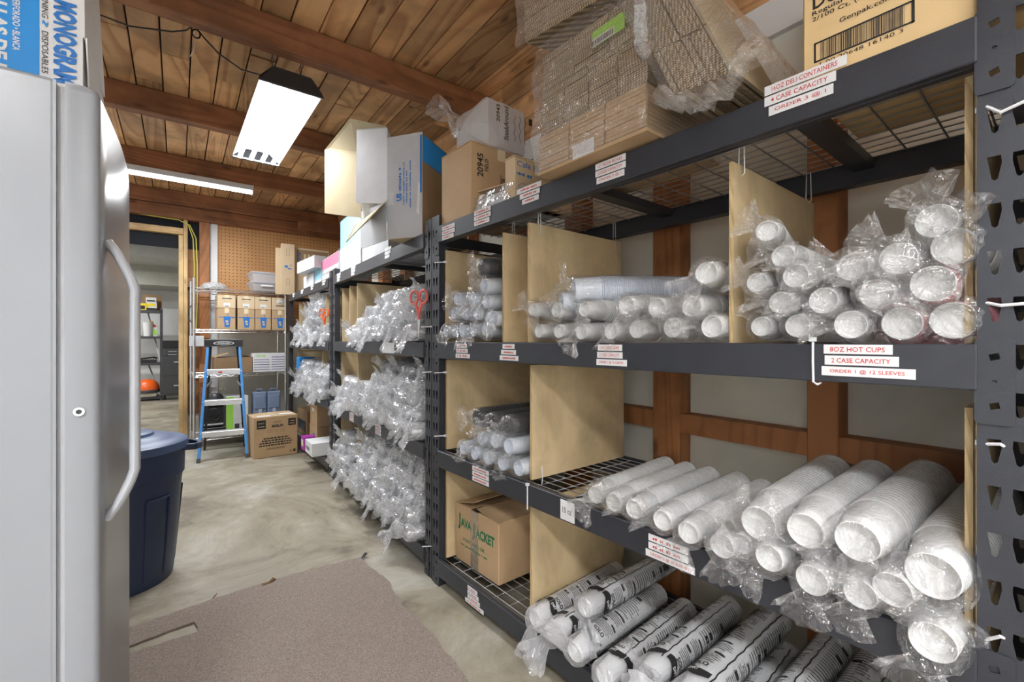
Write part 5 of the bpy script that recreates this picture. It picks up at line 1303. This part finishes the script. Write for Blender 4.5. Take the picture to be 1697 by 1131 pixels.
# ---------------------------------------------------------------- scissors
def scissors(pos, s_, mat, label, rz, tiltx=0):
    r = empty('scissors', pos, (tiltx, 0, rz)); tag(r, label, 'scissors')
    for k in (-1, 1):
        m = MB(); cx = k*.028*s_
        m.tube([(cx+.023*s_*math.cos(a), 0, .03*s_*math.sin(a)) for a in [2*PI*q/18 for q in range(19)]], .0052*s_, 6, False)
        m.tube([(cx-k*.008*s_, 0, -.028*s_), (k*.006*s_, 0, -.06*s_), (-k*.006*s_, .002*k, -.10*s_)], [.006*s_, .007*s_, .006*s_], 6); m.build('handle', mat, r, True)
        m = MB(); m.add([(-k*.012*s_, .002*k, -.085*s_), (k*.002*s_, .002*k, -.085*s_), (-k*.002*s_, .002*k, -.19*s_), (-k*.012*s_, .003*k, -.085*s_), (k*.002*s_, .003*k, -.085*s_), (-k*.002*s_, .003*k, -.19*s_)], [(0,1,2),(5,4,3),(0,3,4,1),(1,4,5,2),(2,5,3,0)]); m.build('blade', 'chrome', r)
p = onx(694, 492, 1.19); scissors((p.x, p.y, p.z), 1.25, 'scissor_red', 'red-handled scissors hanging on the slotted post of the middle rack', -PI/2+.3)
p = onx(537, 518, 1.33); scissors((p.x, p.y, p.z), 1.15, 'orange', 'orange-handled scissors hanging on the post before the farthest rack', -PI/2+.5)
# ---------------------------------------------------------------- cartons under the farthest rack
rcart(3, 'purple_carton', -.12, .62, .76, .14, .12, 'magenta', 'small purple carton at the front of the farthest rack bottom shelf', [('f', .2, .8, .3, .8, 'paper_white'), ('f', .35, .65, .4, .6, 'yellow')], z=ZT[0]+.003)
r = rcart(3, 'white_carton', -.11, .30, .60, .13, .25, 'paper_white', 'white carton marked HORV beside the small purple one', z=ZT[0]+.003)
m = MB(); m.text('HORV', (-.002, .26, .04), (0,-1,0), (0,0,1), .16, .04, .01); m.build('printing', 'print_black', r)
rcart(3, 'brown_carton', .05, .80, 1.15, .20, .35, 'kraft', 'brown carton with a blue mark, bottom shelf of the farthest rack, lower one', [('f', .3, .5, .3, .6, 'print_blue')], z=ZT[0]+.003)
rcart(3, 'brown_carton', .05, .80, 1.12, .24, .33, 'kraft', 'brown carton stacked on another, bottom shelf of the farthest rack', [('f', .4, .7, .65, .8, 'paper_white')], z=ZT[0]+.206)
rcart(3, 'dark_carton', .05, 1.3, 1.85, .30, .4, 'kraft_dark', 'dark carton at the back end of the farthest rack bottom shelf', [('f', .1, .9, .2, .6, 'black_plastic')], z=ZT[0]+.003)
m = MB(); m.box(0, .2, 0, .12, 0, .16); o = m.build('blue_wrapper', 'sky_blue', bevel=.01); o.matrix_world = MR[3] @ Matrix.Translation((.0, 1.52, ZT[1]+.22)); tag(o, 'blue wrapped packet among the shaggy bags of the farthest rack', 'packet')
# ---------------------------------------------------------------- cables on the back wall
for k, (xs, mt) in enumerate(((321, 'cable_yellow'), (326, 'cable_yellow'))):
    pts = [dp(217+30*k, 352+6*k, 5.55), dp(296, 364+2*k, 5.72), dp(312+2*k, 372, 5.76), dp(xs-1, 395, 5.8), dp(xs+1, 440, 5.82), dp(xs+1, 500, 5.82), dp(xs-1, 545, 5.82)]
    m = MB(); m.tube(pts if k < 1 else pts[2-(k == 2):], .006, 8); tag(m.build('yellow_cable', mt, None, True), 'yellow cable running down the studs by the doorway, %s from the door frame' % ('nearest', 'second', 'farthest')[k], 'cable', 'yellow cables')
m = MB(); m.tube([dp(318+6*math.cos(a), 520+14*math.sin(a), 5.75) for a in [2*PI*q/14 for q in range(15)]], .005, 6, False); tag(m.build('cable_coil', 'black_plastic'), 'small black cable coil hanging on the stud above the electrical box', 'cable')
# ---------------------------------------------------------------- things in the room beyond the doorway
Yf = 12.6
def bxp(px): q = dp(px, 565, 1); q = RM.inverted() @ Vector((q.x, q.y, 0)); return q.x/q.y*Yf
xr = bxp(267); sx = bxp(222)
r = tag(empty('steel_shelf', rm(xr-.95, Yf, 0), (0, 0, -ROOM)), 'black steel shelf seen through the doorway', 'shelf')
for x_ in (0, .95):
    for y_ in (0, .42): m = MB(); m.box(x_-.02, x_+.02, y_-.02, y_+.02, 0, 2.02); m.build('post', 'dark_grey', r)
zz = [CAMZ-(v-565)/752*9.7 for v in (659, 602, 557, 513)]
for z in zz: m = MB(); m.box(-.02, .97, -.02, .44, z-.05, z); m.build('shelf_board', 'dark_grey', r)
m = MB(); m.bar((.95, .0, zz[1]), (.70, .42, zz[3]), .03, .01); m.bar((.95, .0, zz[0]), (.70, .42, zz[1]), .03, .01); m.build('brace', 'white', r)
def far(name, mb, mats, px, z, label, cat, y=.12, **k):
    o = mb.build(name, mats, None, **k); o.rotation_euler = (0, 0, -ROOM); xx = bxp(px); o.location = rm(xx, Yf+y, z); return tag(o, label, cat)
m = MB(); m.lathe([(.001, 0), (.075, 0), (.095, .30), (.098, .305), (.09, .30), (.07, .01), (.001, .01)], 24); far('white_bucket', m, 'paper_white', 245, zz[2], 'white bucket on the steel shelf beyond the doorway', 'bucket', smooth=True)
m = MB(); m.box(-.04, .04, -.03, .03, 0, .2); m.m = 1; m.box(-.03, .03, -.032, .0, .03, .15); m.m = 2; m.box(-.02, .02, -.02, .02, .2, .25); far('spray_bottle', m, ['white', 'lime', 'red'], 256.5, zz[2], 'green-labelled bottle beside the white bucket beyond the doorway', 'bottle')
m = MB(); m.box(-.04, .04, -.03, .05, .0, .28); m.m = 1; m.box(-.03, .02, -.02, .03, .28, .34); far('red_jug', m, ['red', 'yellow'], 251, zz[2], 'red jug with yellow cap behind the white bucket', 'jug', y=.25, bevel=.01)
m = MB(); m.box(-.09, .09, -.06, .06, 0, .15); m.m = 1; m.box(-.07, .03, -.062, .0, .02, .1); far('yellow_tin', m, ['yellow', 'print_black'], 237, zz[3], 'yellow tin on the top board of the steel shelf beyond the doorway', 'tin')
m = MB(); m.box(-.09, .09, -.06, .06, 0, .17); m.m = 1; m.box(-.07, .06, -.062, .0, .09, .15); m.m = 2; m.box(-.09, .09, -.063, .0, .0, .05); far('paint_tin', m, ['paper_white', 'yellow', 'print_black'], 251, zz[3], 'white and black tin beside the yellow tin beyond the doorway', 'tin')
m = MB(); m.box(-.09, .09, -.06, .06, 0, .11); m.m = 1; m.box(-.07, .07, -.062, 0, .02, .05); far('white_carton', m, ['paper_white', 'print_black'], 250, zz[3]+.172, 'small white carton stacked on the tins beyond the doorway', 'box')
m = MB(); m.box(-.18, .16, .0, .05, 0, .36); far('brown_board', m, 'kraft_dark', 252, zz[3], 'brown board leaning behind the tins on the steel shelf', 'board', y=.3)
m = MB(); m.box(-.2, .16, -.1, .1, 0, .07); m.tube([(-.2, -.1, .08), (.1, -.05, .12), (.16, 0, .1)], .02, 6); far('tool_bundle', m, 'black_plastic', 244, zz[1], 'flat bundle of dark tools on the steel shelf beyond the doorway', 'tools')
m = MB(); m.lathe([(.21, .0), (.22, .03), (.21, .13), (.17, .22), (.10, .275), (.001, .29)], 28); m.m = 1; m.lathe([(.222, .0), (.226, .02), (.226, .05), (.221, .06)], 28); m.m = 2; m.box(-.22, -.10, -.17, -.10, .12, .2); far('safety_helmet', m, ['orange', 'dark_grey', 'white'], 243.5, zz[0]+.09, 'orange safety helmet on the bottom board of the steel shelf', 'helmet', smooth=True)
m = MB(); m.box(-.19, .17, -.15, .15, 0, .09); far('olive_case', m, 'panel_green', 243.5, zz[0], 'flat olive case under the orange helmet', 'case', bevel=.02)
xa, xb = bxp(267.5), bxp(304); Wt = xb-xa
r = tag(empty('tool_chest', rm(xa, Yf-.1, 0), (0, 0, -ROOM)), 'dark tool chest cabinet with silver handles seen through the doorway', 'tool chest')
zt_ = CAMZ-(562-565)/752*9.9
m = MB(); m.box(0, Wt, 0, .45, .10, .96); m.build('cabinet', 'dark_grey', r, bevel=.01)
m = MB(); m.box(.02, Wt-.02, .04, .42, .96, 1.30); m.build('top_chest', 'dark_grey', r, bevel=.01)
m = MB(); m.box(0.02, Wt-.02, .03, .42, 1.14, 1.31); m.build('lid', 'black_plastic', r, bevel=.01)
for z in (.30, .82): 
    m = MB(); m.box(.03, Wt-.01, -.006, 0, z-.28 if z > .5 else .14, z+.1 if z > .5 else .50); dr = m.build('drawer', 'dark_grey', r)
    m = MB(); m.box(.22, Wt-.02, -.03, -.008, z-.0, z+.03); m.build('handle', 'chrome', dr)
for z in (.99, 1.06): m = MB(); m.box(.12, Wt-.12, .03, .04, z, z+.012); m.build('drawer_pull', 'alu', r)
for x_ in (.06, Wt-.06): m = MB(); m.tube([(x_-.02, .1, .05), (x_+.02, .1, .05)], .05, 14); m.build('caster', 'black_plastic', r, True)
# unseen black block added past the racks to keep light off the post's slots
r = tag(empty('light_blocker', (1.26, -.62, 0)), 'added unseen black block keeping light from behind the slotted post near the camera', 'cabinet')
m = MB(); m.box(.02, .68, 0, .63, 0, 1.98); m.build('blocker_body', 'black_plastic', r, bevel=.006)
for a, b in ((.005, .312), (.318, .625)):
    m = MB(); m.box(0, .02, a, b, .05, 1.96); dd_ = m.build('door', 'black_plastic', r, bevel=.003)
    m = MB(); yy = .29 if a < .1 else .34; m.box(-.02, 0, yy-.008, yy+.008, .95, 1.1); m.build('handle', 'chrome', dd_)
